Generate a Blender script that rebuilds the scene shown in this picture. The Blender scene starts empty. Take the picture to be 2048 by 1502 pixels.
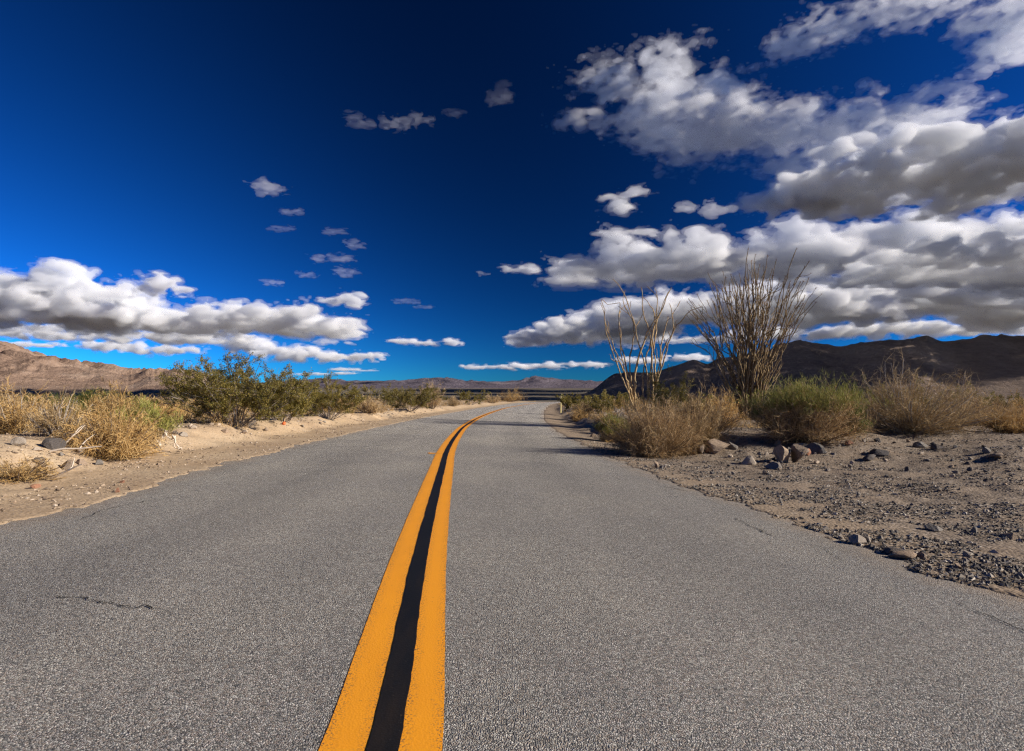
import bpy, math, random
import numpy as np
from mathutils import Vector, Matrix

random.seed(7)
RNG = np.random.default_rng(11)
SC = bpy.context.scene
COL = SC.collection

# ------------------------------------------------------------------ camera
F_PX, CX, CY, HOR = 1150.0, 1024.0, 751.0, 775.0       # in pixels of the 2048 px wide frame
CAM_Z = 0.85
PITCH = math.atan((HOR - CY) / F_PX)
cam_d = bpy.data.cameras.new('camera'); cam = bpy.data.objects.new('camera', cam_d); COL.objects.link(cam)
cam_d.sensor_width = 36.0; cam_d.lens = 36.0 * F_PX / 2048.0
cam_d.clip_start = 0.05; cam_d.clip_end = 200000.0
cam.location = (0, 0, CAM_Z); cam.rotation_euler = (math.pi / 2 + PITCH, 0, 0)
SC.camera = cam

# ------------------------------------------------------------------ sun, sky, exposure
SUN_EL, SUN_AZ = math.radians(24.0), math.radians(101.0)   # azimuth clockwise from the view direction (+Y)
SUN = Vector((math.sin(SUN_AZ) * math.cos(SUN_EL), math.cos(SUN_AZ) * math.cos(SUN_EL), math.sin(SUN_EL)))
sd = bpy.data.lights.new('sun', 'SUN'); sd.energy = 5.0; sd.angle = math.radians(0.53); sd.color = (1.0, 0.905, 0.775)
so = bpy.data.objects.new('sun', sd); COL.objects.link(so); so.rotation_euler = SUN.to_track_quat('Z', 'Y').to_euler()
so.location = (60, -30, 60)

W = bpy.data.worlds.new('World'); SC.world = W; W.use_nodes = True
nt = W.node_tree; N = nt.nodes; L = nt.links; N.clear()
out = N.new('ShaderNodeOutputWorld'); bg = N.new('ShaderNodeBackground'); bg.inputs['Strength'].default_value = 0.075
sky = N.new('ShaderNodeTexSky'); sky.sky_type = 'NISHITA'; sky.sun_disc = False
sky.sun_elevation = SUN_EL; sky.sun_rotation = SUN_AZ; sky.altitude = 600; sky.air_density = 0.6; sky.dust_density = 0.0; sky.ozone_density = 10.0
# a polarising filter: the sky darkens and deepens at right angles to the sun, all round the dome
tc = N.new('ShaderNodeTexCoord')
dot = N.new('ShaderNodeVectorMath'); dot.operation = 'DOT_PRODUCT'; dot.inputs[1].default_value = SUN
L.new(tc.outputs['Generated'], dot.inputs[0])
def wm(op, a, b=None, c=None):
    m = N.new('ShaderNodeMath'); m.operation = op
    for i, v in enumerate((a, b, c)):
        if v is None: continue
        if isinstance(v, (int, float)): m.inputs[i].default_value = v
        else: L.new(v, m.inputs[i])
    return m.outputs[0]
c2 = wm('MULTIPLY', dot.outputs['Value'], dot.outputs['Value'])
pol = wm('DIVIDE', wm('SUBTRACT', 1.0, c2), wm('ADD', 1.0, c2))
keep = wm('SUBTRACT', 1.0, wm('MULTIPLY', pol, 0.76))
gam = N.new('ShaderNodeGamma'); gam.inputs['Gamma'].default_value = 1.5
L.new(sky.outputs[0], gam.inputs[0])
tint = N.new('ShaderNodeMix'); tint.data_type = 'RGBA'; tint.blend_type = 'MULTIPLY'; tint.inputs['Factor'].default_value = 1.0
SKY_TINT = (0.15, 0.63, 0.625, 1)
tint.inputs['B'].default_value = SKY_TINT
L.new(gam.outputs[0], tint.inputs['A'])
sc_ = N.new('ShaderNodeVectorMath'); sc_.operation = 'SCALE'
L.new(tint.outputs['Result'], sc_.inputs[0]); L.new(keep, sc_.inputs['Scale'])
L.new(sc_.outputs[0], bg.inputs['Color']); L.new(bg.outputs[0], out.inputs[0])

SC.view_settings.view_transform = 'Standard'; SC.view_settings.look = 'None'
SC.view_settings.gamma = 1.0; SC.view_settings.exposure = 0.70; SC.view_settings.use_curve_mapping = False
SC.render.engine = 'CYCLES'
cy = SC.cycles
cy.max_bounces = 8; cy.diffuse_bounces = 2; cy.glossy_bounces = 2; cy.volume_bounces = 6; cy.transparent_max_bounces = 8
cy.volume_step_rate = 2.0; cy.volume_max_steps = 256
cy.use_adaptive_sampling = True; cy.adaptive_threshold = 0.02; cy.use_denoising = True; cy.denoising_prefilter = 'NONE'; cy.filter_width = 1.3; cy.caustics_reflective = False; cy.caustics_refractive = False

# ------------------------------------------------------------------ helpers
def smooth(a, b, x):
    t = np.clip((np.asarray(x, float) - a) / (b - a), 0, 1); return t * t * (3 - 2 * t)
def _hash(ix, iy, seed):
    h = (ix.astype(np.int64) * 374761393 + iy.astype(np.int64) * 668265263 + seed * 2147483647) & 0xFFFFFFFF
    h = ((h ^ (h >> 13)) * 1274126177) & 0xFFFFFFFF
    return (h ^ (h >> 16)) & 0xFFFFFFFF
def gnoise(x, y, seed=0):
    x = np.asarray(x, float); y = np.asarray(y, float)
    ix = np.floor(x); iy = np.floor(y); fx = x - ix; fy = y - iy
    def gr(ox, oy):
        a = _hash(ix + ox, iy + oy, seed) / 4294967296.0 * 2 * np.pi
        return np.cos(a) * (fx - ox) + np.sin(a) * (fy - oy)
    u = fx ** 3 * (fx * (fx * 6 - 15) + 10); v = fy ** 3 * (fy * (fy * 6 - 15) + 10)
    a = gr(0, 0) * (1 - u) + gr(1, 0) * u; b = gr(0, 1) * (1 - u) + gr(1, 1) * u
    return (a * (1 - v) + b * v) * 1.5
def fbm(x, y, octs=4, seed=0, gain=0.5):
    s = 0; a = 1; f = 1
    for o in range(octs):
        s = s + a * gnoise(x * f + o * 17.3, y * f - o * 9.1, seed + o); a *= gain; f *= 2.03
    return s
def ridged(x, y, octs=6, seed=0):
    s = 0; a = 1.0; f = 1; w = 1.0
    for o in range(octs):
        n = np.clip(1 - np.abs(gnoise(x * f + o * 31.7, y * f + o * 11.3, seed + o)), 0, 1) ** 2.2
        n = n * w; w = np.clip(n * 1.6, 0, 1); s = s + n * a; a *= 0.5; f *= 2.07
    return s / 1.9
def pchip(xs, ys):
    xs = np.array(xs, float); ys = np.array(ys, float); h = np.diff(xs); dl = np.diff(ys) / h
    m = np.zeros_like(xs); m[0] = dl[0]; m[-1] = dl[-1]
    for i in range(1, len(xs) - 1):
        if dl[i - 1] * dl[i] > 0:
            w1 = 2 * h[i] + h[i - 1]; w2 = h[i] + 2 * h[i - 1]; m[i] = (w1 + w2) / (w1 / dl[i - 1] + w2 / dl[i])
    def f(x):
        x = np.asarray(x, float); i = np.clip(np.searchsorted(xs, x) - 1, 0, len(xs) - 2)
        t = (x - xs[i]) / h[i]; lo = t < 0; hi = t > 1; tt = np.clip(t, 0, 1)
        r = (ys[i] * (1 + 2 * tt) * (1 - tt) ** 2 + h[i] * m[i] * tt * (1 - tt) ** 2 + ys[i + 1] * tt ** 2 * (3 - 2 * tt) + h[i] * m[i + 1] * tt ** 2 * (tt - 1))
        return r + np.where(lo, (x - xs[0]) * m[0], 0) + np.where(hi, (x - xs[-1]) * m[-1], 0)
    return f
def ray(px, py):
    v = np.array([(px - CX) / F_PX, 1.0, (CY - py) / F_PX])
    c, s = math.cos(PITCH), math.sin(PITCH)
    return np.array([v[0], v[1] * c - v[2] * s, v[1] * s + v[2] * c])
def at_y(px, py, dist):
    r = ray(px, py); return np.array([0, 0, CAM_Z]) + r * (dist / r[1])

def mesh_np(name, V, F, smooth_shade=False):
    V = np.ascontiguousarray(V, np.float32); F = np.ascontiguousarray(F, np.int32); k = F.shape[1]
    me = bpy.data.meshes.new(name)
    me.vertices.add(len(V)); me.vertices.foreach_set('co', V.ravel())
    me.loops.add(F.size); me.loops.foreach_set('vertex_index', F.ravel())
    me.polygons.add(len(F)); me.polygons.foreach_set('loop_start', np.arange(0, F.size, k, dtype=np.int32))
    me.polygons.foreach_set('use_smooth', np.full(len(F), smooth_shade, bool))
    me.update(calc_edges=True); me.validate()
    return me
def grid_faces(nr, nc, wrap=False):
    i = np.arange(nr - 1)[:, None]; j = np.arange(nc if wrap else nc - 1)[None, :]; j2 = (j + 1) % nc
    return np.stack([i * nc + j, i * nc + j2, (i + 1) * nc + j2, (i + 1) * nc + j], -1).reshape(-1, 4)
def link(name, me, mat=None, parent=None, loc=None, rz=None, sc=None):
    o = bpy.data.objects.new(name, me); COL.objects.link(o)
    if mat is not None and me is not None and not me.materials: me.materials.append(mat)
    if parent is not None: o.parent = parent
    if loc is not None: o.location = loc
    if rz is not None: o.rotation_euler = (0, 0, rz)
    if sc is not None: o.scale = (sc, sc, sc) if isinstance(sc, (int, float)) else sc
    return o
def tag(o, label=None, cat=None, group=None, kind=None):
    if label: o['label'] = label
    if cat: o['category'] = cat
    if group: o['group'] = group
    if kind: o['kind'] = kind
    return o
def attr(me, name, vals):
    a = me.attributes.new(name, 'FLOAT', 'POINT'); a.data.foreach_set('value', np.ascontiguousarray(vals, np.float32))

# ------------------------------------------------------------------ node material helper
class MT:
    def __init__(s, name, rough=0.9, spec=0.2):
        s.m = bpy.data.materials.new(name); s.m.use_nodes = True; s.t = s.m.node_tree; s.n = s.t.nodes
        s.b = s.n['Principled BSDF']; s.b.inputs['Roughness'].default_value = rough; s.b.inputs['Specular IOR Level'].default_value = spec
        s.tc = s.n.new('ShaderNodeTexCoord'); s.co = s.tc.outputs['Object']
    def set(s, sock, v):
        if hasattr(v, 'links') or isinstance(v, bpy.types.NodeSocket): s.t.links.new(v, sock)
        elif isinstance(v, tuple) and len(v) == 3 and sock.type == 'RGBA': sock.default_value = (*v, 1)
        else: sock.default_value = v
    def map(s, scale, vec=None):
        m = s.n.new('ShaderNodeMapping'); s.set(m.inputs['Vector'], vec or s.co); m.inputs['Scale'].default_value = scale; return m.outputs[0]
    def noise(s, scale, detail=4, rough=0.55, vec=None, out='Fac', dist=0.0):
        n = s.n.new('ShaderNodeTexNoise'); s.set(n.inputs['Vector'], vec or s.co); n.inputs['Scale'].default_value = scale
        n.inputs['Detail'].default_value = detail; n.inputs['Roughness'].default_value = rough; n.inputs['Distortion'].default_value = dist
        return n.outputs[out]
    def vor(s, scale, out='Distance', vec=None, feature='F1', rnd=1.0):
        n = s.n.new('ShaderNodeTexVoronoi'); n.feature = feature; s.set(n.inputs['Vector'], vec or s.co); n.inputs['Scale'].default_value = scale
        n.inputs['Randomness'].default_value = rnd
        return n.outputs[out]
    def math(s, op, a, b=0.0, c=None, clamp=False):
        m = s.n.new('ShaderNodeMath'); m.operation = op; m.use_clamp = clamp
        s.set(m.inputs[0], a); s.set(m.inputs[1], b)
        if c is not None: s.set(m.inputs[2], c)
        return m.outputs[0]
    def ramp(s, fac, stops):
        r = s.n.new('ShaderNodeValToRGB'); s.set(r.inputs[0], fac); e = r.color_ramp.elements
        while len(e) < len(stops): e.new(0.5)
        for i, (p, c) in enumerate(stops):
            e[i].position = p; e[i].color = (*c, 1) if len(c) == 3 else c
        return r.outputs[0]
    def mix(s, fac, a, b, mode='MIX'):
        m = s.n.new('ShaderNodeMix'); m.data_type = 'RGBA'; m.blend_type = mode
        s.set(m.inputs['Factor'], fac); s.set(m.inputs['A'], a); s.set(m.inputs['B'], b); return m.outputs['Result']
    def sep(s, c, i):
        n = s.n.new('ShaderNodeSeparateColor'); s.set(n.inputs[0], c); return n.outputs[i]
    def at(s, name):
        n = s.n.new('ShaderNodeAttribute'); n.attribute_name = name; return n.outputs['Fac']
    def island(s):
        return s.n.new('ShaderNodeNewGeometry').outputs['Random Per Island']
    def objrand(s):
        return s.n.new('ShaderNodeObjectInfo').outputs['Random']
    def color(s, c): s.set(s.b.inputs['Base Color'], c)
    def bump(s, h, strength=0.5, dist=0.01, nrm=None):
        b = s.n.new('ShaderNodeBump'); b.inputs['Strength'].default_value = strength; b.inputs['Distance'].default_value = dist
        s.set(b.inputs['Height'], h)
        if nrm is not None: s.set(b.inputs['Normal'], nrm)
        s.t.links.new(b.outputs[0], s.b.inputs['Normal']); return b.outputs[0]

# ------------------------------------------------------------------ terrain shape
PROF = pchip([-60, -20, 0, 30, 50, 70, 100, 120, 135, 170, 300, 1000, 3000, 6000, 10000, 15000, 22000, 40000, 80000],
             [1.0, 0.45, 0, -.73, -1.17, -1.50, -1.87, -2.12, -2.42, -3.9, -11, -40, -80, -92, -85, -40, 20, 60, 80])
def base(x, y): return PROF(y) - 0.03 * np.clip(x, -4.5, 4.5) * smooth(200, 100, y)
def hit(px, py, fn):
    r = ray(px, py); t = np.exp(np.linspace(math.log(0.9), math.log(400), 6000))
    P = np.array([0, 0, CAM_Z])[None] + (r / r[1])[None] * t[:, None]
    dz = P[:, 2] - fn(P[:, 0], P[:, 1]); i = np.where(dz < 0)[0]
    i = i[0] if len(i) else np.argmin(dz)
    return P[i]
def edge_curve(pts, pre, post):
    q = [hit(a, b, base) for a, b in pts]; q.sort(key=lambda p: p[1])
    ys = [p[1] for p in q]; xs = [p[0] for p in q]
    return pchip([y for y, _ in pre] + ys + [y for y, _ in post], [x for _, x in pre] + xs + [x for _, x in post])
XC = edge_curve([(765, 1502), (787, 1400), (805, 1300), (825, 1190), (843, 1100), (867, 1000), (884, 936), (893, 904), (910, 874), (930, 852), (954, 837), (980, 826), (1012, 816), (1040, 811), (1068, 807)],
                [(-30, 1.2), (-8, .25), (0, -.2)], [(140, 11.5), (175, 19.5), (300, 55)])
XL = edge_curve([(0, 1052), (150, 1017), (380, 948), (500, 916), (600, 890), (700, 867), (850, 835), (950, 817.5), (1000, 810.5), (1035, 806)],
                [(-30, -1.5), (-8, -2.7), (0, -3.1)], [(140, 8.2), (175, 16.0), (300, 51)])
XR = edge_curve([(2048, 1199), (1920, 1167), (1840, 1146), (1698, 1088), (1590, 1049), (1493, 1014), (1371, 975), (1273, 938), (1206, 909), (1150, 882), (1116, 865), (1092, 846), (1086, 830), (1090, 817), (1103, 808)],
                [(-30, 3.9), (-8, 2.9), (0, 2.4)], [(140, 15.0), (175, 23.0), (300, 59)])
def ground(x, y):
    x = np.asarray(x, float); y = np.asarray(y, float)
    b = base(x, y); near = smooth(260, 120, y)
    yl = np.clip(y, -30, 300)
    ul = XL(yl) - x; ur = x - XR(yl)
    u = np.maximum(ul, ur)
    und = smooth(-0.16, 0.05, u + (0.10 * fbm(x * 1.3, y * 1.3, 3, 15) + 0.07 * fbm(x * 5, y * 5, 3, 14)) * smooth(30, 8, y))
    z = b - 0.09 * (1 - und) * near + 0.008 * near * und
    lump = fbm(x * 0.45, y * 0.45, 4, 3); fine = fbm(x * 2.2, y * 2.2, 3, 9)
    # left: sandy shoulder, then a bank up to the brush
    fl = smooth(150, 60, y) * 0.75 + 0.25
    bl = smooth(1.05, 2.1, ul + 0.35 * gnoise(x * 0.8, y * 0.8, 5)) * 0.27 * fl
    # right: level gravel pull-out near the camera, a bank along the road farther on
    fr = smooth(7.5, 12.5, y + 0.12 * np.minimum(ur, 6) + 0.8 * gnoise(x * 0.5, y * 0.5, 8)) * (smooth(150, 60, y) * 0.7 + 0.3)
    br = smooth(1.0, 2.7, ur + 0.55 * fbm(x * 0.7, y * 0.45, 3, 6)) * 0.34 * fr
    br = br - 0.05 * smooth(0.1, 0.9, ur) * (1 - smooth(0.9, 1.8, ur)) * smooth(7, 12, y) * smooth(60, 30, y)
    side = np.where(ul > 0, bl, np.where(ur > 0, br, 0))
    off = smooth(0.1, 1.6, u); plat = smooth(1.6, 4.0, u)
    z = z + side * near + near * (off * 0.024 * fine + plat * 0.055 * lump + off * 0.012 * lump)
    far = smooth(400, 3000, y)
    return z + far * 4 * fbm(x / 900., y / 900., 3, 21)
def G(px, py): return hit(px, py, ground)
def gz(x, y): return float(ground(np.array([x]), np.array([y]))[0])

# ------------------------------------------------------------------ surface materials
def mat_asphalt():
    m = MT('asphalt', 0.85, 0.25)
    cells = m.vor(205, 'Color'); val = m.sep(cells, 0); hue = m.sep(cells, 1)
    small = m.sep(m.vor(330, 'Color'), 0)
    chips = m.ramp(val, [(0.0, (.03, .03, .029)), (0.36, (.14, .138, .128)), (0.66, (.41, .40, .36)), (1.0, (.86, .835, .75))])
    chips = m.mix(m.math('MULTIPLY', hue, 0.35), chips, (.30, .22, .16), 'MULTIPLY') if False else chips
    warm = m.mix(m.math('GREATER_THAN', hue, 0.72), chips, (.36, .30, .24))
    c = m.mix(0.35, warm, m.ramp(small, [(0, (.05, .05, .05)), (1, (.50, .485, .46))]))
    big = m.noise(0.55, 5, 0.6); c = m.mix(0.85, c, m.ramp(big, [(0.3, (.80, .80, .82)), (0.7, (1.12, 1.10, 1.06))]), 'MULTIPLY')
    wheel = m.noise(1.0, 3, 0.5, vec=m.map((1.6, .05, 1))); c = m.mix(0.6, c, m.ramp(wheel, [(0.35, (.86, .86, .87)), (0.65, (1.06, 1.05, 1.04))]), 'MULTIPLY')
    tr = m.ramp(m.at('edge'), [(0.0, (1, 1, 1)), (.28, (1.05, 1.045, 1.04)), (.5, (.88, .88, .885)), (.72, (1.05, 1.045, 1.04)), (1, (.96, .96, .96))])
    n_ = [n for n in m.n if n.type == 'VALTORGB'][-1]; sc2 = m.math('MULTIPLY_ADD', m.at('edge'), .37, m.math('MULTIPLY_ADD', m.noise(.8, 3, .5), .16, -.08)); m.set(n_.inputs[0], sc2)
    c = m.mix(0.9, c, tr, 'MULTIPLY')
    # dark oily seam and dusty margin towards the edges
    e = m.math('SUBTRACT', m.at('edge'), 0.2, clamp=True); dust = m.math('MULTIPLY', m.math('SUBTRACT', 1.0, m.math('MULTIPLY', e, 4.0, clamp=True), clamp=True), m.math('MULTIPLY_ADD', m.noise(5, 5, 0.7), 2.4, -0.75, clamp=True), clamp=True)
    c = m.mix(m.math('MULTIPLY', dust, 0.75), c, (.40, .29, .19))
    dark = m.math('MULTIPLY', m.ramp(e, [(0.0, (0, 0, 0)), (0.12, (1, 1, 1)), (0.45, (0, 0, 0))]), m.math('MULTIPLY_ADD', m.noise(1.3, 4, 0.6), 3.0, -1.3, clamp=True))
    c = m.mix(m.math('MULTIPLY', dark, 0.35), c, (.07, .07, .072))
    m.color(c)
    h = m.math('ADD', m.math('MULTIPLY', m.vor(205, 'Distance'), -1.0), m.math('MULTIPLY', val, 0.5))
    m.bump(h, 1.0, 0.010)
    return m.m
def mat_paint(name, col, dark, worn):
    m = MT(name, 0.6, 0.35)
    n = m.noise(3.0, 4, 0.6); c = m.mix(n, col, dark)
    sp = m.math('MULTIPLY', m.math('GREATER_THAN', m.noise(190, 2, 0.6), 0.58), m.math('MULTIPLY_ADD', m.at('edge'), -3.2, 1.15, clamp=True))
    c = m.mix(m.math('MULTIPLY', sp, worn), c, (.07, .06, .05))
    scuff = m.math('MULTIPLY_ADD', m.noise(2.2, 6, .7, vec=m.map((3, .5, 1))), 2.6, -1.25, clamp=True); c = m.mix(m.math('MULTIPLY', scuff, .35), c, m.mix(.5, dark, (.12, .07, .03)))
    flecks = m.math('GREATER_THAN', m.noise(60, 2, 0.5), 0.72); c = m.mix(m.math('MULTIPLY', flecks, 0.35), c, (.10, .07, .04))
    m.color(c); m.bump(m.math('ADD', m.vor(155, 'Distance'), m.noise(60, 3, 0.6)), 0.16, 0.003)
    return m.m
def mat_ground():
    m = MT('desert_ground', 0.95, 0.1)
    gr = m.at('gravel'); fa = m.at('far')
    sand = m.ramp(m.noise(1.1, 6, 0.65), [(0.3, (.42, .285, .16)), (0.5, (.53, .38, .225)), (0.7, (.64, .485, .305))])
    peb = m.vor(38, 'Color'); pv = m.sep(peb, 0)
    pebc = m.ramp(pv, [(0.0, (.085, .075, .068)), (0.4, (.22, .185, .15)), (0.75, (.36, .30, .235)), (1.0, (.58, .52, .45))])
    fine = m.ramp(m.sep(m.vor(110, 'Color'), 0), [(0.0, (.11, .095, .08)), (0.5, (.31, .25, .19)), (1.0, (.55, .46, .37))])
    gcol = m.mix(m.math('MULTIPLY_ADD', m.noise(1.7, 5, 0.65), 2.4, -0.7, clamp=True), fine, pebc)
    gcol = m.mix(m.math('MULTIPLY_ADD', m.noise(0.9, 4, 0.6, vec=m.map((1, 2.2, 1))), 3.0, -1.35, clamp=True), gcol, m.mix(0.5, fine, (.40, .30, .205)))
    sandy = m.mix(m.math('MULTIPLY', m.math('GREATER_THAN', m.sep(m.vor(55, 'Color'), 2), 0.86), 0.6), m.mix(0.2, sand, fine), (.19, .145, .10))
    gcol = m.mix(1.0, gcol, (.66, .63, .60), 'MULTIPLY')
    c = m.mix(gr, sandy, gcol)
    farc = m.ramp(m.noise(0.004, 8, 0.65), [(0.3, (.095, .080, .062)), (0.55, (.145, .122, .095)), (0.75, (.20, .165, .125))])
    dots = m.math('MULTIPLY_ADD', m.noise(0.05, 4, 0.7), 3.0, -1.2, clamp=True)
    farc = m.mix(m.math('MULTIPLY', dots, 0.6), farc, (.075, .065, .03))
    c = m.mix(fa, c, farc)
    m.color(c)
    hb = m.math('ADD', m.math('MULTIPLY', m.vor(38, 'Distance'), m.math('MULTIPLY_ADD', gr, -0.8, -0.25)), m.math('MULTIPLY', m.noise(9, 6, 0.65), 1.6))
    m.bump(hb, 0.6, 0.012)
    return m.m
def mat_rocky(name, cols, scale):
    m = MT(name, 0.95, 0.08)
    n = m.noise(scale, 8, 0.65); c = m.ramp(n, [(0.28, cols[0]), (0.5, cols[1]), (0.72, cols[2])])
    s = m.noise(scale * 9, 5, 0.7, vec=m.map((1, 1, 2.5))); c = m.mix(0.6, c, m.ramp(s, [(0.3, (.62, .60, .60)), (0.7, (1.25, 1.22, 1.18))]), 'MULTIPLY')
    m.color(c); m.bump(m.noise(scale * 6, 8, 0.7), 0.9, 0.12 / scale)
    return m.m
M_ASPH = mat_asphalt(); M_GROUND = mat_ground()
M_YEL = mat_paint('yellow_paint', (.80, .32, .012), (.70, .265, .01), 0.9)
M_BLK = mat_paint('black_sealer', (.006, .0065, .0085), (.010, .0105, .012), 0.0); M_BLK.node_tree.nodes['Principled BSDF'].inputs['Specular IOR Level'].default_value = 0.12

# ------------------------------------------------------------------ ground: one sheet out to the horizon
def build_ground():
    r1 = np.exp(np.arange(math.log(0.7), math.log(45), 0.0105)); r2 = np.exp(np.arange(math.log(45.5), math.log(90000), 0.035))
    R = np.concatenate([[0.05, .3], r1, r2])
    A = np.concatenate([np.radians(np.arange(-56, 56, 0.2)), np.radians(np.arange(56, 304, 2.5))])
    X = R[:, None] * np.sin(A)[None]; Y = R[:, None] * np.cos(A)[None]
    Z = ground(X, np.where(Y < -60, -60, Y))
    V = np.stack([X, Y, Z], -1).reshape(-1, 3)
    me = mesh_np('ground', V, grid_faces(len(R), len(A), True)[:, ::-1], True)
    x, y = V[:, 0], V[:, 1]; yl = np.clip(y, -30, 300)
    ur = x - XR(yl); ul = XL(yl) - x
    gr = np.where(ur > -1, 0.78 + 0.22 * smooth(0.1, 0.9, ur + 0.3 * gnoise(x * 1.3, y * 1.3, 4)) * smooth(30, 12, y), 0.12 + 0.25 * smooth(0.9, 0.2, ul + .2 * gnoise(x, y, 2)))
    gr = np.where(ul > 2.2, 0.3, gr)
    attr(me, 'gravel', np.clip(gr, 0, 1)); attr(me, 'far', smooth(70, 400, np.hypot(x, y)))
    o = link('ground', me, M_GROUND); tag(o, 'sandy desert ground with gravel beside the road', None, None, 'structure')
    return o
build_ground()

# ------------------------------------------------------------------ road with its painted lines and cracks
def road_rows():
    y = [-25.0]
    while y[-1] < 230: y.append(y[-1] + (0.5 if y[-1] < 0 else 0.05 + 0.012 * max(y[-1], 0)))
    return np.array(y)
def strip(name, ys, xa, xb, lift, nc, mat, parent=None, skirt=0.0):
    t = np.linspace(0, 1, nc); X = xa[:, None] * (1 - t) + xb[:, None] * t; Y = np.repeat(ys[:, None], nc, 1)
    Z = base(X, Y) + lift
    edge = np.minimum(X - xa[:, None], xb[:, None] - X)
    if skirt:
        X = np.concatenate([X[:, :1] - .03, X, X[:, -1:] + .03], 1); Y = np.concatenate([Y[:, :1], Y, Y[:, -1:]], 1)
        Z = np.concatenate([Z[:, :1] - skirt, Z, Z[:, -1:] - skirt], 1); edge = np.concatenate([edge[:, :1], edge, edge[:, -1:]], 1)
    V = np.stack([X, Y, Z], -1).reshape(-1, 3)
    me = mesh_np(name, V, grid_faces(*X.shape), True)
    attr(me, 'edge', edge.ravel() if name == 'road' else (edge / np.maximum((xb - xa)[:, None], 1e-4)).ravel())
    return link(name, me, mat, parent)
ys = road_rows()
jag = lambda y, s: 0.07 * fbm(y * 0.9, y * 0 + s, 4, s, 0.65) + 0.03 * gnoise(y * 7, y * 0 + s, s)
ROAD = strip('road', ys, XL(ys) - .22 - jag(ys, 3), XR(ys) + .22 + jag(ys, 8), 0.0, 40, M_ASPH, None, 0.09)
tag(ROAD, 'grey chip-seal two-lane road curving away to the right', None, None, 'structure')
yl = ys[(ys > -6) & (ys < 200)]
yl = np.sort(np.concatenate([yl, np.arange(0.8, 12, 0.03)]))
slope = np.gradient(XC(yl), yl); nx = np.sqrt(1 + slope ** 2)
wob = lambda s, a: a * gnoise(yl * 2.3, yl * 0 + s, s) + a * .5 * gnoise(yl * 9, yl * 0 + s, s + 3) + a * .3 * gnoise(yl * 40, yl * 0, s + 5)
c0 = XC(yl)
strip('yellow_line', yl, c0 + nx * (-.152 + wob(1, .002)), c0 + nx * (-.034 + wob(2, .003)), .002, 5, M_YEL, ROAD)
strip('yellow_line', yl, c0 + nx * (.036 + wob(4, .005)), c0 + nx * (.142 + wob(5, .003)), .002, 5, M_YEL, ROAD)
strip('black_stripe', yl, c0 + nx * (-.038 + wob(7, .0045)), c0 + nx * (.040 + wob(9, .0045)), .004, 4, M_BLK, ROAD)
M_CRACK = MT('crack_shadow', 0.95, 0.05); M_CRACK.color((.018, .017, .016)); M_CRACK = M_CRACK.m
def crack(pts, w, seed):
    P = np.array([hit(a, b, base)[:2] for a, b in pts]); d = np.concatenate([[0], np.cumsum(np.hypot(*np.diff(P, axis=0).T))])
    s = np.linspace(0, d[-1], max(30, int(d[-1] / 0.012))); x = np.interp(s, d, P[:, 0]); y = np.interp(s, d, P[:, 1])
    x = x + 0.02 * fbm(s * 7, s * 0, 4, seed, .7); y = y + 0.02 * fbm(s * 7, s * 0 + 5, 4, seed + 4, .7)
    tx, ty = np.gradient(x), np.gradient(y); l = np.hypot(tx, ty) + 1e-9; n = np.stack([-ty / l, tx / l], 1)
    ww = w * np.clip(0.25 + 0.9 * np.abs(fbm(s * 9, s * 0 + 2, 3, seed + 9)) * 1.6, 0.12, 1.3) * np.minimum(1, np.minimum(s, d[-1] - s) / 0.12 + .05)
    c = np.stack([x, y], 1); A = c - n * ww[:, None]; B = c + n * ww[:, None]
    XY = np.stack([A, B], 1); Z = base(XY[..., 0], XY[..., 1]) + .0045
    me = mesh_np('crack', np.concatenate([XY, Z[..., None]], -1).reshape(-1, 3), grid_faces(len(s), 2))
    link('crack', me, M_CRACK, ROAD)
crack([(95, 1192), (170, 1197), (240, 1213), (290, 1216), (345, 1222)], .0042, 1)
crack([(1912, 1203), (1950, 1222), (2000, 1245), (2048, 1262), (2100, 1290)], .006, 2)
crack([(1632, 1090), (1660, 1105), (1690, 1125), (1730, 1137)], .003, 3)
crack([(1462, 1034), (1500, 1052), (1556, 1077)], .006, 4)
crack([(150, 1045), (210, 1020), (300, 1001), (400, 990)], .004, 5)
crack([(1320, 973), (1345, 976), (1375, 984)], .008, 6)
crack([(355, 982), (420, 981)], .005, 7)
crack([(1010, 922), (1040, 923), (1075, 926)], .006, 8)
# a dab of stray yellow paint beside the line
q = hit(867, 907, base); a = np.linspace(0, 2 * np.pi, 15)[:-1]; rr = 1 + .35 * np.sin(a * 3 + 1)
V = np.stack([q[0] + .10 * np.cos(a) * rr, q[1] + .09 * np.sin(a) * rr, a * 0], 1); V[:, 2] = base(V[:, 0], V[:, 1]) + .005
me = bpy.data.meshes.new('paint_spill'); me.from_pydata(V.tolist(), [], [list(range(14))]); link('paint_spill', me, M_YEL, ROAD)

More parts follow.
